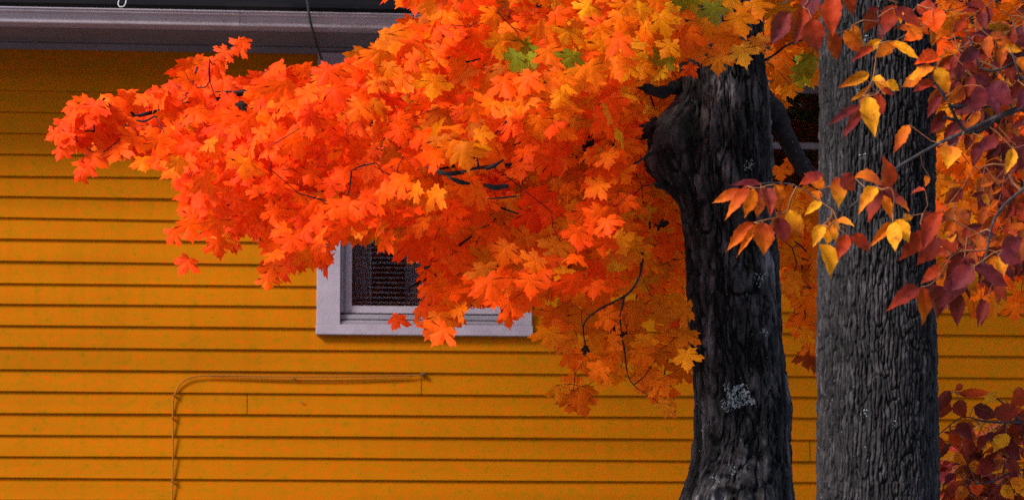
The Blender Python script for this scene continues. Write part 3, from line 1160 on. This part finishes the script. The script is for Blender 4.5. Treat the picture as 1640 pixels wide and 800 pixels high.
def lichen(parent, bvh, patches, seed):
    r = random.Random(seed)
    for cx, cy, rad, n in patches:
        w = MB()
        for i in range(n):
            a = r.uniform(0, 6.283)
            q = rad * math.sqrt(r.random()) * (1 + .25 * math.sin(a * 3 + cx))
            px, py = cx + q * math.cos(a), cy + q * math.sin(a)
            hit, nn, _, _ = bvh.ray_cast(EYE, ray(px, py).normalized())
            if hit is None or vn(np.array([px / 5., py / 5., 2.]), 8) < -.45:
                continue
            if nn.dot(hit - EYE) > 0:
                nn = -nn
            t1 = nn.orthogonal().normalized()
            t2 = nn.cross(t1)
            s0 = r.uniform(.0022, .0058) * (1 if rad > 12 else .7)
            m = 9
            V = [hit + nn * .004]
            ph = r.random() * 6
            for k in range(m):
                an = 6.283 * k / m + ph
                q2 = s0 * r.uniform(.5, 1.25)
                V.append(hit + nn * r.uniform(.0008, .0032) + (t1 * math.cos(an) + t2 * math.sin(an)) * q2)
            w.add(V, [(0, 1 + k, 1 + (k + 1) % m) for k in range(m)])
        if w.v:
            w.build('lichen', M_LICHEN, parent, local=False)


lichen(mt, mbvh, [(1178, 630, 19, 210), (1166, 648, 11, 90), (1194, 640, 13, 110), (1200, 265, 9, 34), (1216, 444, 10, 30), (1127, 683, 7, 14),
                  (1176, 752, 8, 20), (1148, 766, 6, 12), (1218, 455, 7, 12), (1142, 765, 5, 8), (1222, 532, 8, 12)], 3)
lichen(at_, abvh, [(1373, 148, 6, 16), (1388, 60, 7, 14), (1380, 250, 6, 10), (1386, 660, 6, 10), (1432, 680, 6, 10)], 4)


# ------------------------------------------------------------------ branches
def pathY(pts):
    return [P(x, y, Y) for x, y, Y in pts]


def branch(parent, pts, radii, mat, sides=8, name='branch', rough=.12):
    C = smoothcurve([tuple(P(x, y, Y)) + (r_,) for (x, y, Y), r_ in zip(pts, radii)], 6)
    w = MB()
    base = len(w.v)
    w.tube([c[:3] for c in C], [max(.0008, c[3] * (1 + rough * random.uniform(-1, 1))) for c in C], sides)
    w.build(name, mat, parent, local=False, smooth=True)
    return [np.array(c[:3]) for c in C], [c[3] for c in C]


net = []           # points of the maple's branch network


def mb_(pts, radii, **k):
    c, r_ = branch(maple, pts, radii, M_TWIG, **k)
    net.extend(c)


# limbs that carry the sprays
mb_([(1150, -260, 12.2), (1040, -190, 12.2), (900, -90, 12.3), (760, 20, 12.4), (620, 90, 12.4), (480, 130, 12.4), (330, 160, 12.3), (200, 190, 12.2), (110, 205, 12.15)], [.06, .05, .04, .032, .024, .016, .011, .007, .003], sides=10)
mb_([(1100, 130, 12.2), (1060, 148, 12.1), (1030, 138, 12.05), (1008, 122, 12.0)], [.030, .020, .018, .008], rough=.3)
mb_([(1100, 200, 12.3), (980, 215, 12.6), (860, 240, 12.7), (720, 262, 12.5), (600, 285, 12.4), (470, 320, 12.3), (360, 330, 12.2), (300, 370, 12.1)], [.05, .036, .028, .02, .015, .010, .007, .003], sides=10)
mb_([(1095, 330, 12.5), (1030, 380, 12.7), (930, 400, 12.8), (820, 420, 12.6), (700, 440, 12.3), (640, 470, 12.0)], [.013, .012, .011, .009, .007, .003])
mb_([(1028, 400, 12.2), (1026, 436, 11.75), (1010, 466, 11.7), (985, 482, 11.7), (955, 498, 11.7), (935, 520, 11.9), (938, 560, 12.0)], [.009, .0048, .0044, .004, .0036, .003, .002])
mb_([(1000, 472, 11.7), (997, 490, 11.7), (993, 510, 11.8), (1000, 560, 12.0), (1010, 610, 12.1), (1050, 640, 12.1)], [.005, .0035, .003, .003, .002, .0015])
mb_([(1100, 430, 13.0), (1085, 520, 13.1), (1064, 600, 13.1), (1080, 640, 13.1)], [.01, .006, .004, .002])
mb_([(1046, 244, 12.1), (1030, 254, 12.0), (1015, 264, 11.9), (1000, 280, 11.9)], [.008, .005, .004, .002])
mb_([(1070, 292, 12.2), (1056, 297, 12.1), (1048, 294, 12.05)], [.018, .012, .006])
# twigs seen in the gaps of the sprays
mb_([(684, 268, 11.25), (700, 274, 11.22), (716, 278, 11.2), (738, 276, 11.2), (757, 270, 11.22), (830, 262, 12.2)], [.0045, .008, .008, .0075, .006, .006])
mb_([(718, 283, 11.25), (736, 291, 11.22), (752, 294, 11.25)], [.004, .009, .004])
mb_([(778, 270, 11.25), (790, 266, 11.25), (806, 256, 11.3)], [.008, .0075, .004])
mb_([(776, 296, 11.25), (792, 300, 11.2), (812, 298, 11.3)], [.006, .010, .008])
mb_([(780, 318, 11.3), (800, 317, 11.3), (828, 314, 11.3)], [.002, .003, .003])
mb_([(344, 147, 11.85), (372, 147, 11.85), (400, 149, 11.85), (430, 160, 12.1)], [.002, .004, .004, .003])
mb_([(218, 193, 11.8), (232, 194, 11.8), (248, 186, 11.8)], [.003, .004, .003])
mb_([(563, 273, 11.3), (578, 266, 11.3), (603, 261, 11.3)], [.002, .003, .002])
mb_([(336, 130, 12.05), (335, 110, 12.0), (336, 94, 12.0)], [.004, .0035, .002])
mb_([(735, 96, 11.5), (750, 99, 11.5), (772, 93, 11.5)], [.004, .004, .002])
# limb drooping behind the trunk to the right
mb_([(1205, 150, 12.3), (1238, 178, 12.35), (1262, 225, 12.4), (1290, 272, 12.5), (1330, 300, 12.6), (1420, 320, 12.8), (1520, 350, 12.9)], [.055, .045, .036, .034, .03, .02, .008], sides=12)
mb_([(1225, -40, 12.3), (1300, -20, 12.8), (1420, 60, 12.9), (1560, 120, 12.9), (1680, 200, 12.9)], [.05, .04, .03, .02, .008], sides=10)
mb_([(1226, 96, 12.3), (1240, 88, 12.4), (1262, 72, 12.4), (1300, 60, 12.7)], [.006, .005, .004, .003])
mb_([(1400, 330, 12.8), (1330, 380, 13.2), (1290, 430, 13.3), (1290, 520, 13.3)], [.01, .007, .005, .002])
# fork above the photograph
mb_([(1170, -700, 12.2), (1000, -1150, 12.1), (800, -1500, 12)], [.11, .07, .02], sides=10)
mb_([(1170, -620, 12.2), (1380, -1000, 11.8), (1500, -1500, 11.5)], [.10, .06, .02], sides=10)


def grow(seeds, targets, parent, name, mat, rmin, rmax, maxlen, sag=.0, sides=4, extra=None):
    """join targets to the network, nearest first, and thicken what carries more"""
    pts = [np.array(s_) for s_ in seeds]
    ns = len(pts)
    par = [-1] * ns
    T = np.array(targets)
    done = np.zeros(len(T), bool)
    S = np.array(pts)
    dmin = np.full(len(T), 1e9)
    near = np.zeros(len(T), int)
    for i, q in enumerate(T):
        dd = ((S - q) ** 2).sum(1)
        near[i] = dd.argmin()
        dmin[i] = dd.min()
    for _ in range(len(T)):
        dd = np.where(done, 1e9, dmin)
        k = int(dd.argmin())
        done[k] = True
        par.append(int(near[k]))
        pts.append(T[k])
        d2 = ((T - T[k]) ** 2).sum(1)
        m = d2 < dmin
        dmin[m] = d2[m]
        near[m] = len(pts) - 1
    cnt = np.ones(len(pts))
    for i in range(len(pts) - 1, ns - 1, -1):
        cnt[par[i]] += cnt[i]
    w = MB()
    for i in range(ns, len(pts)):
        a, b = pts[par[i]], pts[i]
        if np.linalg.norm(a - b) > maxlen:
            continue
        r1 = min(rmax, rmin * math.sqrt(cnt[i]))
        m = (a + b) / 2 + np.array([random.gauss(0, .1), random.gauss(0, .1), random.gauss(0, .1) - sag]) * np.linalg.norm(a - b)
        w.tube([a, m, b], [r1 * 1.15, r1, r1 * .85], sides)
    if extra is not None:
        w.add(extra.v, extra.f)
    w.build(name, mat, parent, local=False)


sel = [p for i, p in enumerate(leaf_pts) if i > n_low or (i % 2 == 0 and p[1] > 12.0) or i % 13 == 0]
grow(net, sel, maple, 'twigs', M_TWIG, .0010, .0055, .75)
# curled dead leaves, nearly black, hanging in the crown
dead = Leaves()
for x, y, Y, s_ in ((386, 172, 11.7, .040), (938, 562, 12.0, .035), (1002, 542, 12.2, .06), (982, 532, 12.3, .04), (640, 90, 11.8, .03)):
    for k in range(2):
        d = np.array([random.gauss(0, .4), random.gauss(0, .3), -1])
        dead.add(TM[random.randrange(14)], np.array(P(x, y - 8, Y - .03 * k)), d, np.array([random.gauss(0, .7), -1, .2]), s_ * .6, s_, (.02, .012, .01))
dead.build('dead_leaves', leaf_mat('dead_leaf', .02, .8, .1), maple)

# ------------------------------------------------------------------ ash: branches and leaflets
RED, ORG, YEL, MAR, PUR, BRT = (.30, .024, .004), (.55, .115, .003), (.68, .26, .006), (.135, .012, .013), (.080, .009, .019), (.80, .07, .004)
AL = [  # base x, y, tip x, y, width, colour at base, colour at tip
    (1190, 305, 1139, 324, 17, RED, ORG), (1200, 300, 1157, 351, 18, RED, ORG), (1208, 302, 1193, 349, 20, ORG, ORG), (1218, 300, 1211, 350, 22, MAR, ORG), (1226, 300, 1236, 345, 20, MAR, RED),
    (1242, 295, 1252, 340, 24, ORG, RED), (1218, 293, 1170, 294, 14, MAR, PUR), (1210, 300, 1180, 312, 20, RED, RED), (1208, 356, 1160, 401, 20, RED, ORG), (1218, 358, 1178, 408, 12, ORG, ORG), (1222, 356, 1223, 409, 30, RED, ORG),
    (1244, 343, 1231, 374, 12, ORG, ORG), (1246, 348, 1258, 391, 24, MAR, MAR), (1262, 336, 1287, 382, 24, YEL, RED), (1315, 323, 1288, 344, 14, YEL, YEL), (1318, 278, 1279, 294, 20, MAR, RED),
    (1318, 302, 1290, 275, 20, ORG, RED), (1312, 305, 1308, 320, 16, ORG, ORG), (1340, 283, 1342, 334, 24, RED, YEL), (1348, 279, 1372, 305, 26, MAR, RED), (1368, 284, 1418, 292, 22, ORG, MAR), (1425, 300, 1419, 250, 27, RED, RED),
    (1404, 300, 1372, 338, 22, YEL, ORG), (1412, 302, 1385, 352, 24, MAR, RED), (1414, 305, 1431, 354, 15, ORG, ORG), (1404, 304, 1446, 318, 22, MAR, MAR), (1432, 316, 1458, 338, 18, MAR, ORG),
    (1318, 360, 1303, 394, 18, YEL, YEL), (1325, 355, 1325, 393, 24, ORG, YEL), (1330, 353, 1344, 386, 15, YEL, YEL), (1330, 351, 1347, 367, 12, ORG, YEL), (1340, 352, 1368, 361, 13, ORG, YEL),
    (1312, 391, 1337, 441, 29, YEL, YEL), (1357, 376, 1342, 416, 21, RED, RED), (1362, 377, 1396, 403, 19, RED, MAR), (1430, 357, 1391, 394, 15, ORG, ORG), (1430, 356, 1434, 404, 24, YEL, YEL),
    (1434, 352, 1456, 386, 24, YEL, YEL), (1482, 304, 1455, 308, 12, RED, MAR), (1446, 350, 1465, 345, 12, YEL, ORG), (1484, 370, 1441, 416, 26, RED, RED), (1478, 342, 1502, 356, 22, MAR, MAR),
    (1474, 460, 1417, 493, 25, MAR, RED), (1478, 458, 1480, 521, 27, RED, ORG), (1490, 455, 1508, 512, 32, MAR, MAR), (1500, 378, 1467, 426, 30, MAR, RED), (1506, 338, 1476, 402, 26, RED, MAR),
    (1262, 18, 1233, 72, 30, MAR, PUR), (1286, 12, 1270, 74, 28, RED, PUR), (1300, 30, 1312, 86, 34, RED, MAR), (1296, -10, 1300, 32, 28, PUR, MAR), (1336, -8, 1333, 58, 30, RED, RED), (1330, 50, 1347, 98, 25, RED, RED),
    (1352, -15, 1367, 26, 20, RED, RED), (1404, 10, 1384, 56, 26, MAR, RED), (1435, 8, 1409, 62, 26, RED, MAR), (1352, 50, 1381, 88, 22, ORG, RED), (1366, 40, 1381, 77, 15, ORG, YEL),
    (1412, 65, 1376, 91, 15, YEL, ORG), (1398, 76, 1362, 97, 13, RED, MAR), (1430, 66, 1475, 95, 15, YEL, YEL), (1422, 66, 1440, 78, 7, ORG, ORG), (1392, 118, 1341, 139, 17, YEL, RED), (1400, 122, 1418, 149, 16, YEL, ORG),
    (1418, 132, 1441, 145, 17, YEL, YEL), (1412, 142, 1434, 152, 11, RED, MAR), (1396, 136, 1361, 166, 8, ORG, YEL), (1386, 152, 1378, 192, 16, ORG, RED), (1390, 154, 1403, 219, 27, YEL, YEL), (1408, 150, 1404, 194, 26, RED, MAR),
    (1378, 170, 1324, 200, 14, MAR, PUR), (1380, 172, 1352, 222, 14, MAR, MAR), (1457, 200, 1429, 246, 20, ORG, RED), (1432, 15, 1478, 48, 28, MAR, RED), (1434, 16, 1444, 37, 14, ORG, YEL), (1450, 30, 1492, 52, 26, ORG, RED),
    (1475, 48, 1445, 68, 22, ORG, BRT), (1495, 14, 1500, 52, 34, BRT, BRT), (1470, 8, 1504, 30, 26, RED, MAR), (1502, 90, 1466, 98, 26, BRT, BRT), (1496, 108, 1452, 128, 22, ORG, YEL), (1478, 120, 1441, 136, 22, ORG, ORG),
    (1494, 130, 1462, 145, 18, RED, MAR), (1500, 108, 1524, 150, 24, YEL, ORG), (1544, 138, 1514, 166, 24, RED, ORG), (1572, 138, 1562, 182, 26, MAR, PUR), (1580, 138, 1626, 166, 38, PUR, MAR), (1522, 234, 1517, 266, 30, ORG, YEL),
    (1490, 286, 1478, 297, 19, ORG, ORG), (1622, 238, 1611, 278, 17, YEL, YEL), (1645, 230, 1608, 282, 30, PUR, MAR), (1600, 222, 1560, 240, 22, MAR, PUR), (1540, 300, 1512, 330, 24, MAR, RED),
    (1556, 425, 1524, 465, 32, MAR, PUR), (1562, 425, 1618, 460, 26, PUR, MAR), (1556, 428, 1500, 500, 30, PUR, MAR), (1530, 405, 1500, 380, 24, RED, MAR), (1600, 408, 1640, 420, 30, PUR, MAR), (1604, 400, 1640, 380, 28, MAR, PUR),
    (1560, 432, 1555, 468, 18, YEL, ORG), (1600, 410, 1606, 445, 18, YEL, ORG),
]
SA = [  # the low spray in the corner
    (1522, 625, 1492, 665, 18, MAR, MAR), (1500, 648, 1481, 669, 14, MAR, RED), (1530, 624, 1545, 615, 10, RED, RED), (1535, 630, 1592, 628, 13, RED, BRT), (1594, 628, 1574, 648, 16, YEL, YEL),
    (1512, 640, 1508, 672, 22, RED, MAR), (1535, 640, 1546, 670, 22, MAR, RED), (1560, 650, 1600, 668, 22, PUR, MAR), (1498, 695, 1449, 721, 17, MAR, MAR), (1500, 697, 1504, 730, 19, MAR, RED), (1522, 688, 1539, 724, 18, RED, BRT),
    (1532, 678, 1559, 704, 20, MAR, PUR), (1612, 694, 1590, 718, 24, YEL, YEL), (1590, 662, 1640, 655, 26, MAR, RED), (1640, 625, 1620, 650, 28, RED, RED), (1560, 735, 1566, 760, 16, ORG, YEL), (1556, 752, 1575, 752, 10, YEL, YEL),
    (1610, 760, 1640, 742, 16, ORG, ORG), (1606, 775, 1625, 800, 18, YEL, ORG), (1620, 765, 1650, 800, 20, ORG, YEL), (1545, 780, 1530, 805, 18, ORG, RED), (1562, 770, 1566, 795, 22, BRT, RED), (1540, 775, 1505, 800, 18, RED, MAR),
    (1590, 735, 1560, 760, 26, MAR, RED), (1600, 720, 1640, 735, 28, PUR, MAR), (1530, 725, 1550, 745, 14, ORG, ORG), (1546, 700, 1550, 735, 22, RED, MAR),
]


def add_leaflets(Lv, lst, Y0, spread, bases, gain=1.0):
    for x, y, x2, y2, w, c1, c2 in lst:
        Y = Y0 + random.uniform(-spread, spread)
        a = np.array(P(x, y, Y))
        b = np.array(P(x2, y2, Y + random.uniform(-.05, .03)))
        L = np.linalg.norm(b - a)
        wd = w / F_PX * Y * 1.12
        n = np.array([random.gauss(0, .35), -1, random.gauss(.35, .3)])
        j = random.uniform(.9, 1.1) * gain
        Lv.add(TA[random.randrange(len(TA))], a, b - a, n, wd, L, np.array(c1) * j, np.array(c2) * j)
        bases.append(a)


def random_spray(Lv, poly, n, Y0, spread, bases, pal, sz=(.055, .105)):
    """pinnate leaves: a stalk with paired leaflets and one at its end"""
    xs = [p[0] for p in poly]
    ys = [p[1] for p in poly]
    k = 0
    st = MB()
    while k < n:
        x, y = random.uniform(min(xs), max(xs)), random.uniform(min(ys), max(ys))
        if not pip(np.array([x]), np.array([y]), poly)[0]:
            continue
        k += 1
        p0 = np.array(P(x, y, Y0 + random.uniform(-spread, spread)))
        an = random.uniform(-2.6, -.5)
        dr = np.array([math.cos(an), random.gauss(0, .35), math.sin(an)])
        dr /= np.linalg.norm(dr)
        side = np.cross(dr, np.array([random.gauss(0, .3), -1, .4]))
        side /= np.linalg.norm(side)
        nrm = np.cross(side, dr)
        if nrm[1] > 0:
            nrm = -nrm
        L = random.uniform(.16, .24)
        c = random.choices([q[0] for q in pal], [q[1] for q in pal])[0]
        pairs = random.choice((2, 2, 3))
        sc = random.uniform(*sz)
        for q in range(pairs):
            t = .35 + .5 * q / pairs
            for sg in (-1, 1):
                if random.random() < .12:
                    continue
                d = side * sg * random.uniform(.7, 1) + dr * random.uniform(.4, .8) + np.array([0, 0, -.3])
                c2 = random.choices([u[0] for u in pal], [u[1] for u in pal])[0]
                cc = np.array(c) * .6 + np.array(c2) * .4
                l = sc * random.uniform(.8, 1.1)
                Lv.add(TA[random.randrange(len(TA))], p0 + dr * L * t, d, nrm + np.array([random.gauss(0, .35), 0, random.gauss(0, .35)]), l * random.uniform(.38, .5), l,
                       cc, np.array(c2) * .8)
        l = sc * 1.05
        Lv.add(TA[random.randrange(len(TA))], p0 + dr * L, dr + np.array([0, 0, -.2]), nrm, l * .45, l, np.array(c))
        st.tube([p0, p0 + dr * L * .5, p0 + dr * L], [.0018, .0014, .0010], 4)
        bases.append(p0)
    return st


anet = []


def ab_(pts, radii, par=None, mat=None, **k):
    c, r_ = branch(par or ash, pts, radii, mat or M_ASHTWIG, **k)
    anet.extend(c)


ab_([(1440, -330, 10.8), (1560, -330, 10.5), (1700, -260, 10.3), (1790, -100, 10.2), (1760, 60, 10.15), (1680, 150, 10.1), (1600, 186, 10.1), (1552, 208, 10.1), (1497, 233, 10.1), (1430, 273, 10.1), (1404, 299, 10.1), (1380, 316, 10.1), (1362, 331, 10.1), (1346, 337, 10.1), (1318, 328, 10.1), (1290, 305, 10.1), (1262, 294, 10.1), (1226, 293, 10.1), (1200, 300, 10.1)],
    [.045, .036, .028, .022, .016, .011, .009, .007, .0052, .0045, .004, .0038, .0036, .0034, .0028, .002, .0018, .0015, .0012], sides=8)
ab_([(1600, 186, 10.1), (1580, 205, 10.08), (1552, 212, 10.05), (1535, 196, 10.05), (1519, 165, 10.05), (1500, 136, 10.05), (1470, 104, 10.05), (1446, 79, 10.05), (1430, 68, 10.05), (1412, 64, 10.05)],
    [.005, .005, .0055, .0056, .005, .0045, .004, .0034, .0026, .0018], mat=M_TWIG)
ab_([(1412, 64, 10.05), (1406, 78, 10.04), (1402, 100, 10.03), (1398, 125, 10.02), (1390, 142, 10.02), (1382, 154, 10.02)], [.0022, .0018, .0016, .0016, .0015, .0012], mat=M_RACHIS)
ab_([(1700, -260, 10.3), (1600, -120, 10.2), (1500, -60, 10.1), (1420, -30, 10.05), (1340, -22, 10.05), (1290, -12, 10.05), (1250, 8, 10.05)], [.02, .012, .009, .006, .004, .003, .0015])
ab_([(1420, -30, 10.05), (1406, 20, 10.05), (1416, 62, 10.05)], [.003, .0025, .0022])
ab_([(1760, 60, 10.15), (1680, 60, 10.2), (1610, 108, 10.25), (1572, 108, 10.25), (1556, 68, 10.25), (1540, 42, 10.25)], [.009, .006, .0042, .0036, .003, .0015])
ab_([(1680, 60, 10.2), (1640, 125, 10.15), (1628, 105, 10.1), (1618, 76, 10.1)], [.006, .005, .0035, .002])
ab_([(1760, 60, 10.15), (1740, 200, 10.1), (1680, 270, 10.1), (1640, 302, 10.1), (1612, 325, 10.1), (1592, 352, 10.1), (1583, 388, 10.1), (1575, 420, 10.1), (1556, 425, 10.1)], [.010, .008, .0065, .0055, .005, .0042, .004, .003, .0015])
ab_([(1583, 400, 10.1), (1530, 405, 10.1), (1506, 440, 10.1), (1490, 455, 10.1), (1474, 460, 10.1)], [.003, .0022, .002, .0018, .0012], mat=M_RACHIS)
# dark stubs at the right
for pts, rad in (([(1519, 170, 10.3), (1536, 171, 10.3), (1552, 169, 10.3)], [.006, .008, .004]), ([(1560, 174, 10.3), (1580, 171, 10.3), (1608, 166, 10.3)], [.005, .004, .003]),
                 ([(1562, 172, 10.3), (1577, 182, 10.3), (1591, 198, 10.3)], [.005, .005, .003]), ([(1511, 187, 10.3), (1524, 191, 10.3), (1542, 195, 10.3)], [.004, .006, .005])):
    ab_(pts, rad, mat=M_TWIG)

al = Leaves()
bases = []
add_leaflets(al, AL, 10.02, .12, bases)
pal1 = [(MAR, .34), (PUR, .22), (RED, .22), (ORG, .18), (YEL, .03)]
stalks = random_spray(al, [(1520, -40), (1680, -40), (1680, 250), (1600, 240), (1545, 120), (1505, 60)], 50, 10.35, .25, bases, pal1)
s2 = random_spray(al, [(1500, 290), (1680, 210), (1680, 440), (1560, 400), (1515, 350)], 38, 10.35, .25, bases, pal1)
stalks.add(s2.v, s2.f)
al.build('foliage', M_ASHLEAF, ash)
# sparse crown high over the photograph
up = Leaves()
for i in range(1100):
    a = rng.uniform(0, 6.283)
    z = rng.uniform(5.0, 10.5)
    rr = 2.9 * math.sqrt(rng.uniform(.03, 1)) * math.sqrt(max(.05, 1 - ((z - 7) / 3.8) ** 2))
    p = np.array([P(1405, 0, AY).x + .5 + rr * math.cos(a), 10.7 + rr * math.sin(a), z])
    q = proj(p[None])
    if q[1][0] > -60 and p[1] > 1:
        continue
    c = random.choice((RED, MAR, ORG, PUR))
    l = random.uniform(.14, .22)
    up.add(TA[i % 12], p, np.array([random.gauss(0, 1), random.gauss(0, 1), -.5]), np.array([random.gauss(0, .5), random.gauss(0, .5), 1]), l * .5, l, c)
up.build('upper_foliage', M_ASHLEAF, ash)
for a_ in range(5):
    an = a_ * 1.26
    x0 = P(1405, 0, AY).x
    w = MB()
    w.tube([(x0, AY, 5.6 + a_ * .35), (x0 + .9 * math.cos(an), AY + .9 * math.sin(an), 6.6 + a_ * .4), (x0 + 2 * math.cos(an), AY + 2 * math.sin(an), 7.8 + a_ * .4)], [.08, .05, .015], 8)
    w.build('branch', M_ASHTWIG, ash, local=False, smooth=True)
grow(anet, bases, ash, 'twigs', M_RACHIS, .0013, .004, 5, sides=5, extra=stalks)

# the young ash in the lower right corner
sap = tag(empty('ash_sapling', (P(1690, 700, 11.2).x, 11.2, 0)), 'low ash sapling with maroon leaflets in the bottom right corner beside the grey trunk', 'sapling')
sx = P(1690, 700, 11.2).x
w = MB()
w.tube([(sx, 11.2, -.02), (sx + .03, 11.2, 1.0), (sx - .01, 11.19, 1.9), (sx - .02, 11.2, 2.75), (sx, 11.2, 3.0)], [.022, .018, .014, .008, .004], 8)
w.build('stem', M_ASHTWIG, sap, local=False, smooth=True)
anet = []
ab_([(1688, 800, 11.2), (1640, 752, 11.15), (1590, 770, 11.1), (1550, 775, 11.1)], [.006, .004, .003, .0015], par=sap)
ab_([(1690, 730, 11.2), (1640, 680, 11.15), (1600, 676, 11.1), (1576, 674, 11.1), (1540, 668, 11.1), (1505, 694, 11.1), (1498, 696, 11.1)], [.006, .005, .0035, .003, .0022, .0016, .0012], par=sap)
ab_([(1640, 680, 11.15), (1600, 640, 11.1), (1560, 628, 11.1), (1524, 628, 11.1)], [.004, .003, .002, .0013], par=sap)
sl = Leaves()
bases = []
add_leaflets(sl, SA, 11.08, .08, bases, 1.3)  # leaflet colours brightened to make up for weak light in the corner
st = random_spray(sl, [(1545, 650), (1690, 625), (1690, 830), (1495, 830), (1510, 770), (1520, 700)], 90, 11.35, .2, bases, [((.2, .018, .018), .38), (RED, .24), ((.13, .012, .026), .25), (ORG, .10), (YEL, .03)], (.06, .10))
sl.build('foliage', M_ASHLEAF, sap)
grow(anet, bases, sap, 'twigs', M_RACHIS, .0012, .004, 5, sides=5, extra=st)

# ------------------------------------------------------------------ the wood across the street, mirrored in the panes
wd = Leaves()
for i in range(9000):
    x = rng.uniform(-34, 34)
    y = -14 - abs(rng.normal(0, 3.5)) - abs(x) * .0
    top = 10.4 + 1.4 * math.sin(x * .55) + 1.2 * math.sin(x * 1.7 + 1)
    z = top * rng.uniform(.02, 1) ** .8
    s_ = rng.uniform(.5, 1.3)
    c = random.choice(((.05, .04, .012), (.09, .04, .01), (.04, .05, .015), (.12, .05, .01)))
    wd.add(TS[i % 5], np.array([x, y, z]), np.array([random.gauss(0, 1), random.gauss(0, .4), -1]), np.array([random.gauss(0, .5), 1, .4]), s_, s_, c)
wo = wd.build('far_wood', M_LEAF, None)
tag(wo, kind='stuff')

# ------------------------------------------------------------------ light
SUN_EL, SUN_AZ = R(36), R(-128)     # azimuth from +Y (north) clockwise: from behind the camera, to its left
w = bpy.data.worlds.new('World')
scene.world = w
w.use_nodes = True
nt = w.node_tree
sky = nt.nodes.new('ShaderNodeTexSky')
sky.sky_type = 'NISHITA'
sky.sun_disc = False
sky.sun_elevation = SUN_EL
sky.sun_rotation = SUN_AZ
sky.dust_density = 1.2
sky.air_density = 1.0
nt.links.new(sky.outputs[0], nt.nodes['Background'].inputs[0])
nt.nodes['Background'].inputs[1].default_value = .15
L = bpy.data.lights.new('sun', 'SUN')
L.energy = 2.1
L.angle = R(14)
L.color = (1.0, .93, .84)
lo = bpy.data.objects.new('sun', L)
sd = Vector((math.sin(SUN_AZ) * math.cos(SUN_EL), math.cos(SUN_AZ) * math.cos(SUN_EL), math.sin(SUN_EL)))
lo.rotation_euler = sd.to_track_quat('Z', 'Y').to_euler()
lo.location = (-6, -4, 12)
col.objects.link(lo)

vs = scene.view_settings
vs.view_transform = 'Standard'
vs.look = 'None'
vs.gamma = 1
vs.use_curve_mapping = False
vs.exposure = 1.3
scene.cycles.use_denoising = False
scene.cycles.max_bounces = 6
scene.cycles.transparent_max_bounces = 8
